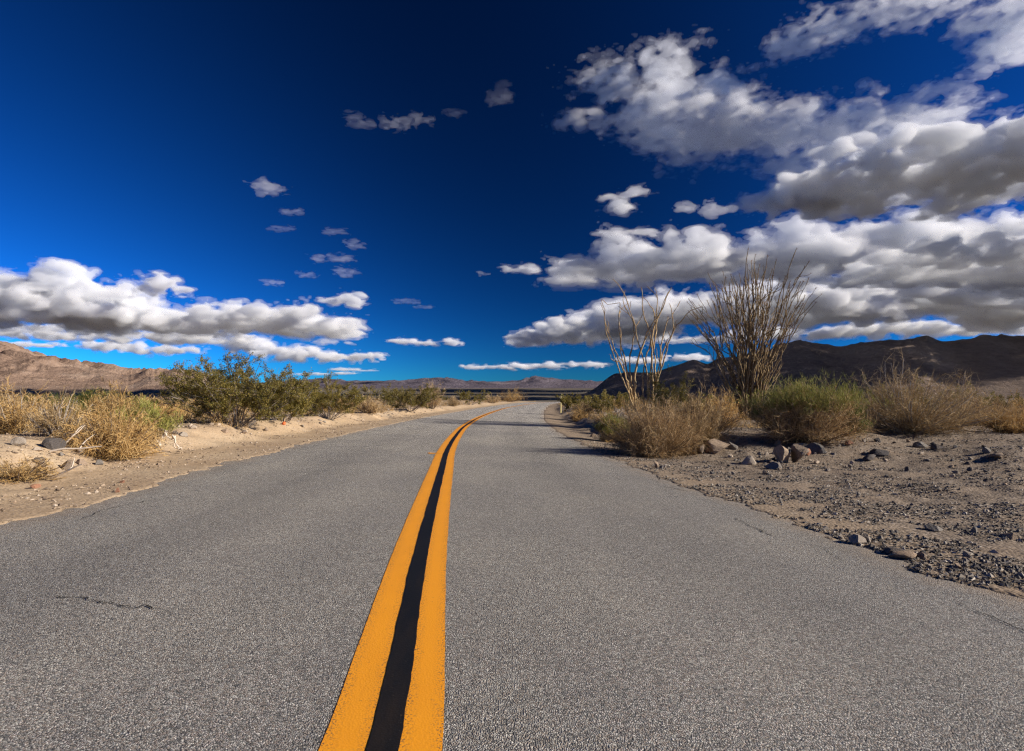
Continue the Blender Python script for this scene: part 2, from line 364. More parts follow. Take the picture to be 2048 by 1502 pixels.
# ------------------------------------------------------------------ mountains
def mountains(name, prof, y0, yr, y2, seed, mat, label, nscale, na=420, ny=130, rough=0.4):
    px = np.array([p[0] for p in prof], float); row = np.array([p[1] for p in prof], float)
    f = pchip(px, row); P = np.linspace(px[0], px[-1], na); a = (P - CX) / F_PX
    t = np.concatenate([np.linspace(0, 1, int(ny * .75)), np.linspace(1, 1.7, int(ny * .25) + 1)[1:]])
    Yr = yr * (1 + 0.10 * gnoise(P / 330., P * 0, seed)); Y0 = y0 * (1 + .05 * gnoise(P / 200., P * 0 + 4, seed + 2))
    Y = Y0[None] + (Yr - Y0)[None] * t[:, None]; X = a[None] * Y
    tgt = np.maximum((HOR - f(P)) / F_PX, 0.0003)
    rd = ridged(X / nscale + fbm(X / nscale, Y / nscale, 3, seed + 5) * .35, Y / nscale + .35 * fbm(X / nscale, Y / nscale + 9, 3, seed + 6), 7, seed)
    shp = np.where(t <= 1, t ** 1.35, np.maximum(0, 1 - (t - 1) / .7) ** 1.2)[:, None]
    h = shp * (1 - rough + rough * 1.45 * rd) - 0.02
    edge = smooth(0, .06, (P - px[0]) / (px[-1] - px[0])) * smooth(0, .06, (px[-1] - P) / (px[-1] - px[0]))
    g0 = ground(X, Y); Hh = tgt * Yr
    for it in range(3):
        ang = ((g0 + h * Hh[None] - CAM_Z) / Y).max(0); ratio = np.clip(tgt / np.maximum(ang, 1e-4), .3, 3)
        k = 9 if it < 2 else 5; ratio = np.convolve(np.pad(ratio, k, mode='edge'), np.ones(2 * k + 1) / (2 * k + 1), 'valid')
        # the foot below eye level also takes height: scale above it
        Hh = Hh * ratio
    Z = g0 + h * (Hh * edge)[None] - 3
    V = np.stack([X, Y, Z], -1).reshape(-1, 3)
    o = link(name, mesh_np(name, V, grid_faces(*X.shape), True), mat); tag(o, label, None, None, 'structure'); return o
M_MTL = mat_rocky('tan_rock_slope', ((.20, .135, .10), (.30, .21, .155), (.42, .32, .25)), 0.0016)
M_MTF = mat_rocky('hazed_rock_slope', ((.085, .075, .095), (.13, .112, .135), (.19, .165, .185)), 0.0008)  # distance haze is put into this rock colour as a blue-purple tint
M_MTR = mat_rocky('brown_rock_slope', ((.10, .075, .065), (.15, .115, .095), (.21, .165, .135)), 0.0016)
mountains('mountain_range_left', [(-500, 650), (-300, 652), (-100, 665), (-20, 679), (10, 683), (60, 700), (120, 715), (170, 722), (215, 727), (260, 737), (330, 740), (385, 745), (430, 756), (480, 768), (520, 774)], 4600, 7200, 0, 31, M_MTL, 'sunlit tan mountain range sloping down from the left', 1300)
mountains('mountain_range_far', [(380, 770.9), (480, 766.8), (560, 762.7), (600, 760.2), (650, 756.1), (690, 760.2), (740, 761.1), (800, 760.2), (850, 756.1), (888, 754.5), (930, 760.2), (1000, 762.7), (1040, 759.4), (1075, 751.2), (1100, 756.1), (1150, 759.4), (1200, 761.9), (1300, 762.7), (1420, 765.2), (1560, 769.3)], 16500, 21000, 0, 57, M_MTF, 'distant jagged haze-tinted purple-brown mountains across the valley', 2100)
mountains('mountain_range_right', [(1130, 772), (1180, 766), (1230, 757), (1300, 751), (1345, 735), (1390, 721), (1415, 727), (1440, 716), (1480, 712), (1530, 703), (1560, 688), (1595, 681), (1640, 686), (1680, 692), (1715, 686), (1770, 680), (1815, 678), (1852, 671), (1890, 682), (1930, 678), (1980, 669), (2048, 671), (2200, 655), (2400, 660), (2700, 700), (2900, 740)], 4300, 6600, 0, 83, M_MTR, 'dark shadowed mountain ridge behind the right-hand bushes', 1700, 560, 130, 0.17)

# ------------------------------------------------------------------ clouds: real volumes of droplets
CLOUD_MATS = {}
def mat_cloud(dens):
    if dens in CLOUD_MATS: return CLOUD_MATS[dens]
    m = bpy.data.materials.new('cloud_vapour'); m.use_nodes = True; t = m.node_tree; t.nodes.clear()
    o = t.nodes.new('ShaderNodeOutputMaterial'); v = t.nodes.new('ShaderNodeVolumeScatter')
    v.inputs['Color'].default_value = (1, 1, 1, 1); v.inputs['Anisotropy'].default_value = 0.0; v.inputs['Density'].default_value = dens
    ab = t.nodes.new('ShaderNodeVolumeAbsorption'); ab.inputs['Color'].default_value = (.25, .55, 1, 1); ab.inputs['Density'].default_value = dens * .05
    ad = t.nodes.new('ShaderNodeAddShader'); t.links.new(v.outputs[0], ad.inputs[0]); t.links.new(ab.outputs[0], ad.inputs[1])
    t.links.new(ad.outputs[0], o.inputs['Volume']); CLOUD_MATS[dens] = m
    return m
def cloud_tree(name, lo, hi, res, nscale, amp, gain, dens, zb, zsoft, seed, stretch, thr):
    t = bpy.data.node_groups.new('cloud_shape', 'GeometryNodeTree'); n = t.nodes; l = t.links
    t.interface.new_socket('Geometry', in_out='INPUT', socket_type='NodeSocketGeometry'); t.interface.new_socket('Geometry', in_out='OUTPUT', socket_type='NodeSocketGeometry')
    gi = n.new('NodeGroupInput'); go = n.new('NodeGroupOutput')
    def mth(op, a, b=0.0, clamp=False):
        m = n.new('ShaderNodeMath'); m.operation = op; m.use_clamp = clamp
        for i, v in enumerate((a, b)):
            if isinstance(v, (int, float)): m.inputs[i].default_value = v
            else: l.new(v, m.inputs[i])
        return m.outputs[0]
    pos = n.new('GeometryNodeInputPosition').outputs[0]
    st = n.new('ShaderNodeVectorMath'); st.operation = 'MULTIPLY'; l.new(pos, st.inputs[0]); st.inputs[1].default_value = stretch
    off = n.new('ShaderNodeVectorMath'); off.operation = 'ADD'; l.new(st.outputs[0], off.inputs[0]); off.inputs[1].default_value = (seed * 917.0, seed * 331.0, seed * 77.0)
    # lumpy displacement of the lookup position
    w = n.new('ShaderNodeTexNoise'); l.new(off.outputs[0], w.inputs['Vector']); w.inputs['Scale'].default_value = 0.45 / nscale; w.inputs['Detail'].default_value = 2
    ws = n.new('ShaderNodeVectorMath'); ws.operation = 'SUBTRACT'; l.new(w.outputs['Color'], ws.inputs[0]); ws.inputs[1].default_value = (.5, .5, .5)
    wk = n.new('ShaderNodeVectorMath'); wk.operation = 'SCALE'; l.new(ws.outputs[0], wk.inputs[0]); wk.inputs['Scale'].default_value = nscale * 2.2
    wp = n.new('ShaderNodeVectorMath'); wp.operation = 'ADD'; l.new(pos, wp.inputs[0]); l.new(wk.outputs[0], wp.inputs[1])
    pr = n.new('GeometryNodeProximity'); pr.target_element = 'POINTS'; l.new(gi.outputs[0], pr.inputs[0])
    l.new(wp.outputs[0], pr.inputs['Sample Position'] if 'Sample Position' in pr.inputs else pr.inputs['Source Position'])
    sn = n.new('GeometryNodeSampleNearest'); sn.domain = 'POINT'; l.new(gi.outputs[0], sn.inputs[0]); l.new(wp.outputs[0], sn.inputs['Sample Position'])
    si = n.new('GeometryNodeSampleIndex'); si.data_type = 'FLOAT'; si.domain = 'POINT'; l.new(gi.outputs[0], si.inputs['Geometry']); l.new(sn.outputs[0], si.inputs['Index'])
    na = n.new('GeometryNodeInputNamedAttribute'); na.data_type = 'FLOAT'; na.inputs['Name'].default_value = 'rad'
    l.new(na.outputs['Attribute'], [s for s in si.inputs if s.name == 'Value' and s.enabled][0])
    rad = [s for s in si.outputs if s.enabled][0]
    s = mth('SUBTRACT', 1.0, mth('DIVIDE', pr.outputs['Distance'], rad))
    nz = n.new('ShaderNodeTexNoise'); l.new(off.outputs[0], nz.inputs['Vector']); nz.inputs['Scale'].default_value = 1.0 / nscale; nz.inputs['Detail'].default_value = 6; nz.inputs['Roughness'].default_value = 0.70
    d = mth('ADD', s, mth('MULTIPLY', mth('SUBTRACT', nz.outputs['Fac'], 0.5), amp))
    d = mth('MULTIPLY', d, gain, True)
    sep = n.new('ShaderNodeSeparateXYZ'); l.new(pos, sep.inputs[0])
    zz = mth('ADD', sep.outputs[2], mth('MULTIPLY', mth('SUBTRACT', w.outputs['Fac'], 0.5), zsoft * 1.5))
    cut = mth('DIVIDE', mth('SUBTRACT', zz, zb), zsoft, True)
    d = mth('MULTIPLY', d, cut)
    vc = n.new('GeometryNodeVolumeCube'); l.new(d, vc.inputs['Density']); vc.inputs['Min'].default_value = lo; vc.inputs['Max'].default_value = hi
    for k, r in zip(('X', 'Y', 'Z'), res): vc.inputs['Resolution ' + k].default_value = int(r)
    vm = n.new('GeometryNodeVolumeToMesh'); l.new(vc.outputs[0], vm.inputs[0]); vm.inputs['Threshold'].default_value = thr; vm.inputs['Adaptivity'].default_value = 0.05
    l.new(vm.outputs[0], go.inputs[0])
    return t
CLOUD_N = [0]
def cloud(label, dist, ells, group, depth=1.0, dens=0.0062, amp=4.5, gain=1.5, base_row=None, vox=2.0, fill=0.55, lump=0.42, stretch=(1, 1, 1), core=True, fringe=0.0015, nsk=1.6, back=None, flat=1.9):
    """ells: (px, row, half width, half height) of the puffs that make the cloud up, seen at `dist` metres."""
    k = CLOUD_N[0]; CLOUD_N[0] += 1; rg = np.random.default_rng(100 + k)
    mpp = dist / F_PX; pts = []; rad = []
    for (cx, cyy, rx, ry) in ells:
        c = at_y(cx, cyy, dist); wx, wz = rx * mpp, ry * mpp; r0 = min(wx, wz)
        wy = max(r0, min(wx * .6, 2.2 * wz)) * depth
        n = int(np.clip(6 + 3 * (wx / r0) * (wy / r0), 6, 260))
        u = rg.normal(size=(n, 3)); u /= np.linalg.norm(u, axis=1)[:, None]; u *= rg.uniform(0, 1, (n, 1)) ** .4
        rr = r0 * rg.uniform(lump * .75, lump * 1.45, n)
        if back is not None: wy = r0
        if back is not None: n = int(np.clip(n * (1 + back / (3.0 * max(r0, 1) * flat)), 8, 420)); u = rg.normal(size=(n, 3)); u /= np.linalg.norm(u, axis=1)[:, None]; u *= rg.uniform(0, 1, (n, 1)) ** .4; rr = r0 * rg.uniform(lump * .75, lump * 1.45, n)
        if back is not None: c = c[None] + np.stack([rg.uniform(0, 1, n) * 0, rg.uniform(0, back, n), rg.uniform(0, 1, n) * 0], 1)
        else: c = c[None]
        pts.append(c + u * np.array([max(wx - r0 * lump, 0), max(wy - r0 * lump, 0), max(wz - r0 * lump, 0)])[None]); rad.append(rr)
    P = np.concatenate(pts); R = np.concatenate(rad)
    ctr = P.mean(0); P = P - ctr; P[:, :2] /= flat      # puffs are wider than tall: shaped in a squeezed space
    me = bpy.data.meshes.new('cloud'); me.from_pydata(P.tolist(), [], []); attr(me, 'rad', R)
    pad = R.max() * 0.9
    lo = P.min(0) - pad; hi = P.max(0) + pad
    zb = lo[2] - 1
    if base_row is not None: zb = at_y(1024, base_row, dist)[2] - ctr[2]; lo[2] = zb - 0.15 * R.mean()
    v = vox * 2 * mpp; size = hi - lo
    while np.prod(size / v) > 1300000: v *= 1.1
    res = np.clip(size / v, 12, 400)
    nsc = float(np.median(R)) * nsk
    me.name = 'cloud_points'
    def shape(amp_, thr, off):
        t = bpy.data.objects.new('cloud_points', me); COL.objects.link(t)
        md = t.modifiers.new('cloud_shape', 'NODES')
        md.node_group = cloud_tree('cloud', lo.tolist(), hi.tolist(), res, nsc, amp_, gain, dens, zb - off * R.mean() * .3, max(R.mean() * .35, v), k + 1, stretch, thr)
        dg = bpy.context.evaluated_depsgraph_get(); m2 = bpy.data.meshes.new_from_object(t.evaluated_get(dg)); m2.transform(Matrix.Diagonal((flat, flat, 1, 1)))
        ng = md.node_group; bpy.data.objects.remove(t); bpy.data.node_groups.remove(ng); m2.materials.clear(); return m2
    if core:
        m2 = shape(amp, 0.34, 0); m2.name = 'cloud'; m2.materials.append(mat_cloud(dens)); o = link('cloud', m2, None, None, ctr.tolist())
        m3 = shape(amp * 1.5, 0.05, 1); m3.name = 'cloud_fringe'; m3.materials.append(mat_cloud(fringe)); link('fringe', m3, None, o)
    else:
        m2 = shape(amp, 0.22, 0); m2.name = 'cloud'; m2.materials.append(mat_cloud(dens)); o = link('cloud', m2, None, None, ctr.tolist())
    CLOUD_N.append(len(m2.polygons) + (len(m3.polygons) if core else 0))
    bpy.data.meshes.remove(me)
    tag(o, label, 'cloud', group)
    return o
GR = 'cumulus bank over the right-hand mountains'; GW = 'thin white cloud high on the right'; GL = 'cumulus bank over the left-hand mountains'
GT = 'small tufts of cloud in the open blue'; GH = 'flat far clouds low above the horizon'
# right: the broad bank, its layers down to the mountains
cloud('broad cloud bank with dark grey flat underside reaching off the right edge', 3350, [(1740, 300, 130, 26), (1860, 275, 150, 50), (2000, 262, 160, 58), (2250, 250, 260, 70), (2650, 250, 280, 75), (3050, 250, 260, 75)], GR, base_row=335, back=1250, depth=1, dens=.015)
cloud('bright tip of cloud at the left end of the dark bank', 4300, [(1520, 405, 46, 24), (1590, 395, 60, 30), (1660, 385, 60, 34)], GR, base_row=436)
cloud('ragged white cloud arm joining the dark bank from upper left', 4300, [(1480, 265, 120, 42), (1600, 255, 120, 48), (1720, 262, 120, 45), (1840, 235, 90, 25), (1620, 330, 90, 30)], GW, dens=0.0038, fringe=0.0012, amp=8.5, lump=.5, nsk=1.25)
cloud('large feathered white cloud pointing left with upward tufts', 4200, [(1330, 232, 150, 45), (1170, 240, 70, 16), (1230, 170, 50, 34), (1320, 135, 50, 40), (1420, 178, 70, 30), (1340, 290, 70, 22), (1440, 240, 100, 40)], GW, dens=0.0038, fringe=0.0012, amp=8.5, lump=.5, nsk=1.25)
cloud('diagonal white streak of cloud crossing the top edge', 4000, [(1590, 78, 55, 26), (1680, 50, 70, 24), (1790, 22, 80, 22), (1880, 0, 70, 18)], GW, dens=0.0038, fringe=0.0012, amp=8.5, lump=.5, nsk=1.25)
cloud('white cloud tuft cut off by the top right corner', 4000, [(1975, 42, 60, 30), (2040, 25, 60, 40), (2030, 95, 40, 36)], GW, dens=0.0038, fringe=0.0012, amp=8.5, lump=.5, nsk=1.25)
cloud('wispy slanting cloud strand between corner tuft and grey bank', 4200, [(1830, 195, 40, 14), (1890, 175, 55, 16), (1950, 150, 40, 13)], GW, core=False, dens=0.0018, amp=8, lump=.6)
cloud('long white-topped cloud layer just under the dark bank', 6200, [(1190, 525, 90, 32), (1300, 512, 110, 42), (1450, 500, 140, 50), (1640, 490, 170, 56), (1850, 480, 190, 62), (2060, 490, 200, 65), (2350, 490, 300, 70), (2700, 490, 250, 70)], GR, base_row=538, back=1300)
cloud('thick cloud layer behind the two ocotillos', 9500, [(1270, 625, 90, 34), (1400, 605, 120, 45), (1560, 590, 130, 48), (1720, 605, 140, 46), (1880, 580, 120, 42), (2020, 570, 140, 50), (2250, 580, 200, 55)], GR, base_row=640, back=2600)
cloud('low white cloud tongue left of the bare ocotillo', 11500, [(1060, 668, 55, 14), (1130, 655, 75, 24), (1210, 642, 80, 32), (1300, 650, 80, 32)], GR, base_row=680, back=2500)
cloud('puffy cloud row resting above the dark ridge', 13000, [(1400, 684, 110, 16), (1560, 668, 110, 18), (1700, 662, 100, 20), (1820, 656, 90, 20), (1930, 658, 90, 16), (2030, 660, 90, 16)], GR, base_row=684)
cloud('detached wing-shaped cloud under the feathered cloud', 5200, [(1232, 408, 32, 20), (1270, 384, 30, 13), (1215, 398, 20, 10)], GW, dens=0.006, amp=5.5, lump=.5)
cloud('narrow bar of cloud above the long white-topped layer', 6000, [(1225, 466, 36, 9), (1285, 464, 38, 10)], GW, dens=0.005, amp=5.5, lump=.5)
cloud('small puff at the left tip of the long layer', 7200, [(1052, 538, 30, 15), (1020, 540, 18, 8)], GR, dens=0.006, amp=5.5)
cloud('faint little wisp left of the long cloud tip', 7200, [(966, 547, 13, 8)], GT, core=False, dens=0.0022, amp=6)
cloud('ragged little tuft right of the wing-shaped cloud', 5400, [(1375, 414, 24, 12)], GW, core=False, dens=0.0035, amp=6, lump=.55)
cloud('small ragged wisp beside the dark bank tip', 5400, [(1438, 418, 26, 16)], GW, core=False, dens=0.0035, amp=6, lump=.55)
cloud('added grey cloud deck running off the right edge to shade the dark ridge', 4700, [(1900, 494, 90, 26), (2020, 490, 130, 36), (2200, 490, 160, 42), (2400, 490, 180, 45), (2750, 480, 260, 50), (3150, 480, 260, 50)], GR, base_row=512, back=1700, dens=.010)  # deck added to cast shade on the right ridge, mostly out of view
cloud('second grey cloud deck added off the right edge behind the first', 5800, [(2420, 545, 150, 40), (2750, 540, 260, 45), (3150, 540, 260, 45)], GR, base_row=560, back=1600)  # another deck added out of view, shading sunlit gaps on the ridge
# left bank
cloud('tall cumulus at the left edge above the tan mountains', 9000, [(-120, 590, 140, 60), (40, 575, 90, 44), (100, 565, 60, 44), (170, 575, 40, 36), (90, 615, 130, 34)], GL, base_row=640, back=1500)
cloud('long rolling cumulus row trailing right from the left edge', 9800, [(230, 625, 100, 26), (340, 632, 100, 34), (450, 630, 100, 32), (545, 632, 90, 36), (630, 645, 70, 26), (130, 640, 110, 20)], GL, base_row=660, back=2000)
cloud('grey cloud shelf below the left cumulus row', 12500, [(-60, 662, 110, 16), (80, 662, 120, 18), (250, 672, 140, 18), (400, 676, 120, 18)], GL, base_row=690)
cloud('lowest cloud roll pointing right above the creosote', 15500, [(230, 692, 80, 12), (330, 700, 90, 12), (500, 690, 60, 20), (590, 705, 90, 18), (690, 715, 70, 13), (750, 710, 40, 10)], GL, base_row=727)
cloud('small flat cloud touching the left mountain top', 15500, [(30, 690, 60, 9), (95, 690, 36, 7)], GL, base_row=698)
cloud('separate rounded cloud floating above the left row', 9000, [(330, 570, 46, 24), (365, 585, 28, 14), (300, 580, 30, 14)], GL, dens=0.008, amp=5)
cloud('rounded cloud near the right end of the left row', 10000, [(690, 602, 40, 18), (720, 592, 20, 10), (660, 600, 26, 12)], GL, dens=0.008, amp=5)
cloud('small cloud scrap under the rounded cloud', 12500, [(650, 684, 26, 10), (700, 688, 16, 6)], GL, core=False, dens=0.003, amp=6)
# tufts
def tuft(label, d, e, dn=0.0022): cloud(label, d, [(a, b, w * 1.15, h * .8) for a, b, w, h in e], GT, core=False, dens=dn * .5, amp=9, lump=.7, vox=1.2, nsk=1.2, flat=2.4)
tuft('hook-shaped tuft of cloud high in mid sky', 6000, [(537, 372, 26, 15), (525, 388, 10, 8)], 0.0035)
tuft('tiny tuft below the hook-shaped one', 6200, [(580, 424, 14, 9)])
tuft('thin flat wisp left of the dotted tufts', 6500, [(562, 457, 22, 6)])
tuft('streaky wisp at the top of the dotted tufts', 6500, [(668, 464, 22, 7)])
tuft('tuft at the right of the dotted group', 6800, [(706, 489, 15, 9)])
tuft('left tuft in the middle of the dotted group', 7000, [(640, 518, 14, 9)])
tuft('right tuft in the middle of the dotted group', 7000, [(682, 516, 18, 9)])
tuft('low ragged tuft of the dotted group', 7300, [(615, 548, 12, 9)])
tuft('ragged upright wisp right of the low tuft', 7300, [(694, 546, 16, 13)])
tuft('lone dot of cloud left of the dotted group', 7500, [(544, 565, 14, 8)], 0.0035)
tuft('slanted feather of cloud high left of centre', 4600, [(706, 232, 16, 9), (724, 248, 16, 10)], 0.0022)
tuft('curled feather of cloud high in the centre', 4600, [(790, 248, 16, 13), (828, 240, 28, 9)], 0.0025)
tuft('faint smudge of cloud nearest the dark zenith', 4600, [(1008, 195, 24, 18)], 0.0010)
tuft('faint speck of cloud left of the zenith smudge', 4600, [(912, 226, 16, 9)], 0.0010)
tuft('faint broken wisps over the far valley', 9000, [(815, 603, 22, 6)], 0.0014)
tuft('lower faint wisp over the far valley', 9000, [(850, 614, 18, 5)], 0.0014)
# far flat ones
cloud('flat white cloud right of the lowest roll', 19000, [(800, 682, 40, 9), (850, 686, 34, 7), (905, 684, 26, 8)], GH, base_row=694, dens=0.006)
cloud('far flat cloud above the jagged central peaks', 30000, [(960, 733, 46, 7), (1040, 733, 60, 9), (1110, 731, 46, 8)], GH, base_row=743, dens=0.004, fringe=.001)
cloud('far flat cloud behind the bare ocotillo', 30000, [(1190, 730, 50, 8), (1280, 722, 60, 10), (1370, 715, 50, 9)], GH, base_row=741, dens=0.004, fringe=.001)
cloud('thin far cloud sliver over the left end of the far peaks', 36000, [(620, 748, 50, 4), (690, 746, 36, 4)], GH, base_row=753, dens=0.004, fringe=.001)
cloud('thin far cloud sliver under the lowest roll', 30000, [(690, 739, 34, 5), (740, 741, 26, 3)], GH, base_row=745, dens=0.004, fringe=.001)
print('CLOUD FACES', sum(CLOUD_N[1:]), CLOUD_N[1:])

# ------------------------------------------------------------------ plant building blocks
def tubes(P, R, S=4):
    """P (n,k,3) paths, R (n,k) radii -> verts, quads."""
    n, k, _ = P.shape; T = np.gradient(P, axis=1); T /= np.linalg.norm(T, axis=2, keepdims=True) + 1e-9
    ref = np.where(np.abs(T[..., 2:3]) > 0.85, np.array([1., 0, 0]), np.array([0, 0, 1.]))
    U = np.cross(T, ref); U /= np.linalg.norm(U, axis=2, keepdims=True) + 1e-9; Vv = np.cross(T, U)
    a = np.arange(S) * 2 * np.pi / S
    ring = P[:, :, None] + R[:, :, None, None] * (np.cos(a)[None, None, :, None] * U[:, :, None] + np.sin(a)[None, None, :, None] * Vv[:, :, None])
    i = np.arange(n)[:, None, None] * k * S; j = np.arange(k - 1)[None, :, None] * S; s = np.arange(S)[None, None]; s2 = (s + 1) % S
    F = np.stack([i + j + s, i + j + s2, i + j + S + s2, i + j + S + s], -1).reshape(-1, 4)
    return ring.reshape(-1, 3), F
def ribbons(P, Wd, rg):
    n, k, _ = P.shape; T = np.gradient(P, axis=1); T /= np.linalg.norm(T, axis=2, keepdims=True) + 1e-9
    q = rg.normal(size=(n, 1, 3)); U = np.cross(T, q); U /= np.linalg.norm(U, axis=2, keepdims=True) + 1e-9
    t = np.linspace(1, .35, k)[None, :, None] * Wd[:, None, None] * .5
    V = np.stack([P - U * t, P + U * t], 2).reshape(-1, 3)
    i = np.arange(n)[:, None] * k * 2; j = np.arange(k - 1)[None] * 2
    F = np.stack([i + j, i + j + 1, i + j + 3, i + j + 2], -1).reshape(-1, 4)
    return V, F
def leaves(C, size, rg, aspect=.5):
    n = len(C); d = rg.normal(size=(n, 3)); d[:, 2] += .4; d /= np.linalg.norm(d, axis=1, keepdims=True)
    u = np.cross(d, rg.normal(size=(n, 3))); u /= np.linalg.norm(u, axis=1, keepdims=True)
    s = size[:, None]
    V = np.stack([C, C + d * s * .5 + u * s * aspect * .5, C + d * s, C + d * s * .5 - u * s * aspect * .5], 1).reshape(-1, 3)
    return V, np.arange(4 * n).reshape(n, 4)
def join(parts):
    Vs, Fs, o = [], [], 0
    for V, F in parts: Vs.append(V); Fs.append(F + o); o += len(V)
    return np.concatenate(Vs), np.concatenate(Fs)
def paths(start, direc, length, k, rg, wig=.1, lift=0.0, droop=0.0):
    """curved paths that start at `start` and bend up by `lift`."""
    n = len(start); t = np.linspace(0, 1, k)
    d = np.repeat(direc[:, None], k, 1).copy()
    d[:, :, 2] += lift * t[None] - droop * t[None] ** 2
    d += np.cumsum(rg.normal(size=(n, k, 3)), 1) * wig
    d /= np.linalg.norm(d, axis=2, keepdims=True)
    step = (length / (k - 1))[:, None, None] * d; step[:, 0] = 0
    return start[:, None] + np.cumsum(step, 1)
def pick(P, rg, m, lo=.3, hi=1.0):
    """m branch points on every path: position and direction there."""
    n, k, _ = P.shape; t = rg.uniform(lo, hi, (n, m)) * (k - 1); i = np.minimum(t.astype(int), k - 2); f = (t - i)[..., None]
    r = np.arange(n)[:, None]; A, B = P[r, i], P[r, i + 1]; d = B - A; d /= np.linalg.norm(d, axis=2, keepdims=True) + 1e-9
    return (A * (1 - f) + B * f).reshape(-1, 3), d.reshape(-1, 3)
def spread(d, rg, amt):
    e = d + rg.normal(size=d.shape) * amt; return e / np.linalg.norm(e, axis=1, keepdims=True)

def fit(groups, H, Wd):
    """scale the point groups in place so that the crown is H tall and Wd wide."""
    A = np.concatenate([g.reshape(-1, 3) for g in groups]); kz = H / max(np.percentile(A[:, 2], 96), 1e-3)
    kx = Wd * .5 / max(np.percentile(np.abs(A[:, :2]), 97), 1e-3)
    for g in groups: g[..., 2] *= kz; g[..., :2] *= kx
def creosote(seed, H=1.7, Wd=2.4, ns=20, nb=7, nt=5, nl=16, lsize=.04, spires=()):
    rg = np.random.default_rng(seed); az = rg.uniform(0, 2 * np.pi, ns); tilt = rg.uniform(.05, 1.0, ns) ** .7 * 1.08
    d = np.stack([np.cos(az) * np.sin(tilt), np.sin(az) * np.sin(tilt), np.cos(tilt)], 1)
    L_ = 1 / np.sqrt((np.sin(tilt) / (Wd * .47)) ** 2 + (np.cos(tilt) / (H * .9)) ** 2) * rg.uniform(.75, 1.08, ns)
    st = np.stack([np.cos(az), np.sin(az), az * 0], 1) * rg.uniform(.02, .16, (ns, 1))
    for (sx, sz) in spires:
        d = np.concatenate([d, [[sx / math.hypot(sx, sz), 0, sz / math.hypot(sx, sz)]]]); L_ = np.append(L_, math.hypot(sx, sz)); st = np.concatenate([st, [[sx * .05, 0, 0]]])
    A = paths(st, d, L_, 8, rg, .07, .25); ra = np.linspace(1, .35, 8)[None] * rg.uniform(.008, .014, (len(A), 1)) * (.6 + .25 * H)
    p, dd = pick(A, rg, nb, .25, 1); B = paths(p, spread(dd, rg, .55), rg.uniform(.16, .34, len(p)) * H * .8, 5, rg, .12, .25)
    p2, d2 = pick(B, rg, nt, .2, 1); C = paths(p2, spread(d2, rg, .6), rg.uniform(.07, .17, len(p2)) * H * .75, 4, rg, .12, .3)
    fit([C, B, A], H, Wd) if not len(spires) else fit([C, B, A], H * 1.12, Wd)
    br = join([tubes(A, ra, 5), tubes(B, np.linspace(.006, .003, 5)[None].repeat(len(B), 0), 3), ribbons(C, np.full(len(C), .006), rg)])
    lp, _ = pick(C, rg, nl, .1, 1); lp = lp + rg.normal(size=lp.shape) * .022
    # leave the inside of the bush twiggy: leaves thin out low and deep in the crown
    q = np.sqrt((lp[:, 0] / (Wd * .5)) ** 2 + (lp[:, 1] / (Wd * .5)) ** 2 + (lp[:, 2] / H) ** 2)
    lp = lp[rg.uniform(0, 1, len(lp)) < np.clip((q - .22) * 2.2, .04, 1)]
    lf = leaves(lp, rg.uniform(.6, 1.4, len(lp)) * lsize, rg, .55)
    return br, lf
def drybush(seed, H=1.0, Wd=1.5, ns=70, nb=8, nt=7, thick=.006, wig=.13, flat_bottom=.0, lo=.1, fine=(.12, .30), droop=0.0, tiltmax=1.45):
    """dense dome of fine curved twigs; returns woody stems and the haze of fine twigs."""
    rg = np.random.default_rng(seed); az = rg.uniform(0, 2 * np.pi, ns); tilt = np.arccos(rg.uniform(math.cos(tiltmax), 1, ns))
    d = np.stack([np.cos(az) * np.sin(tilt), np.sin(az) * np.sin(tilt), np.cos(tilt)], 1)
    L_ = 1 / np.sqrt((np.sin(tilt) / (Wd * .5)) ** 2 + (np.cos(tilt) / H) ** 2) * rg.uniform(.55, .9, ns)
    L_ = L_ * (1 + .30 * fbm(np.cos(az) * 1.3 + seed, np.sin(az) * 1.3 + tilt * 1.2, 2, seed))
    st = np.stack([np.cos(az), np.sin(az), az * 0], 1) * rg.uniform(.0, .10, (ns, 1)) * Wd
    A = paths(st, d, L_, 7, rg, .09, .2); sc = .5 * (H + Wd * .6)
    p, dd = pick(A, rg, nb, lo, 1); B = paths(p, spread(dd, rg, .55), rg.uniform(*fine, len(p)) * sc, 5, rg, wig, .15, droop)
    p2, d2 = pick(B, rg, nt, .1, 1); C = paths(p2, spread(d2, rg, .8), rg.uniform(fine[0] * .5, fine[1] * .6, len(p2)) * sc, 4, rg, wig * 1.4, .1, droop)
    fit([C, B, A], H, Wd)
    for X in (A, B, C): X[..., 2] = np.maximum(X[..., 2], .005)
    wood = tubes(A, np.linspace(.010, .004, 7)[None].repeat(len(A), 0) * (.5 + .5 * sc), 4)
    twig = join([ribbons(B, np.full(len(B), thick * 1.2), rg), ribbons(C, np.full(len(C), thick), rg)])
    return wood, twig, C
def grade(m, fac, stops): return m.ramp(fac, stops)
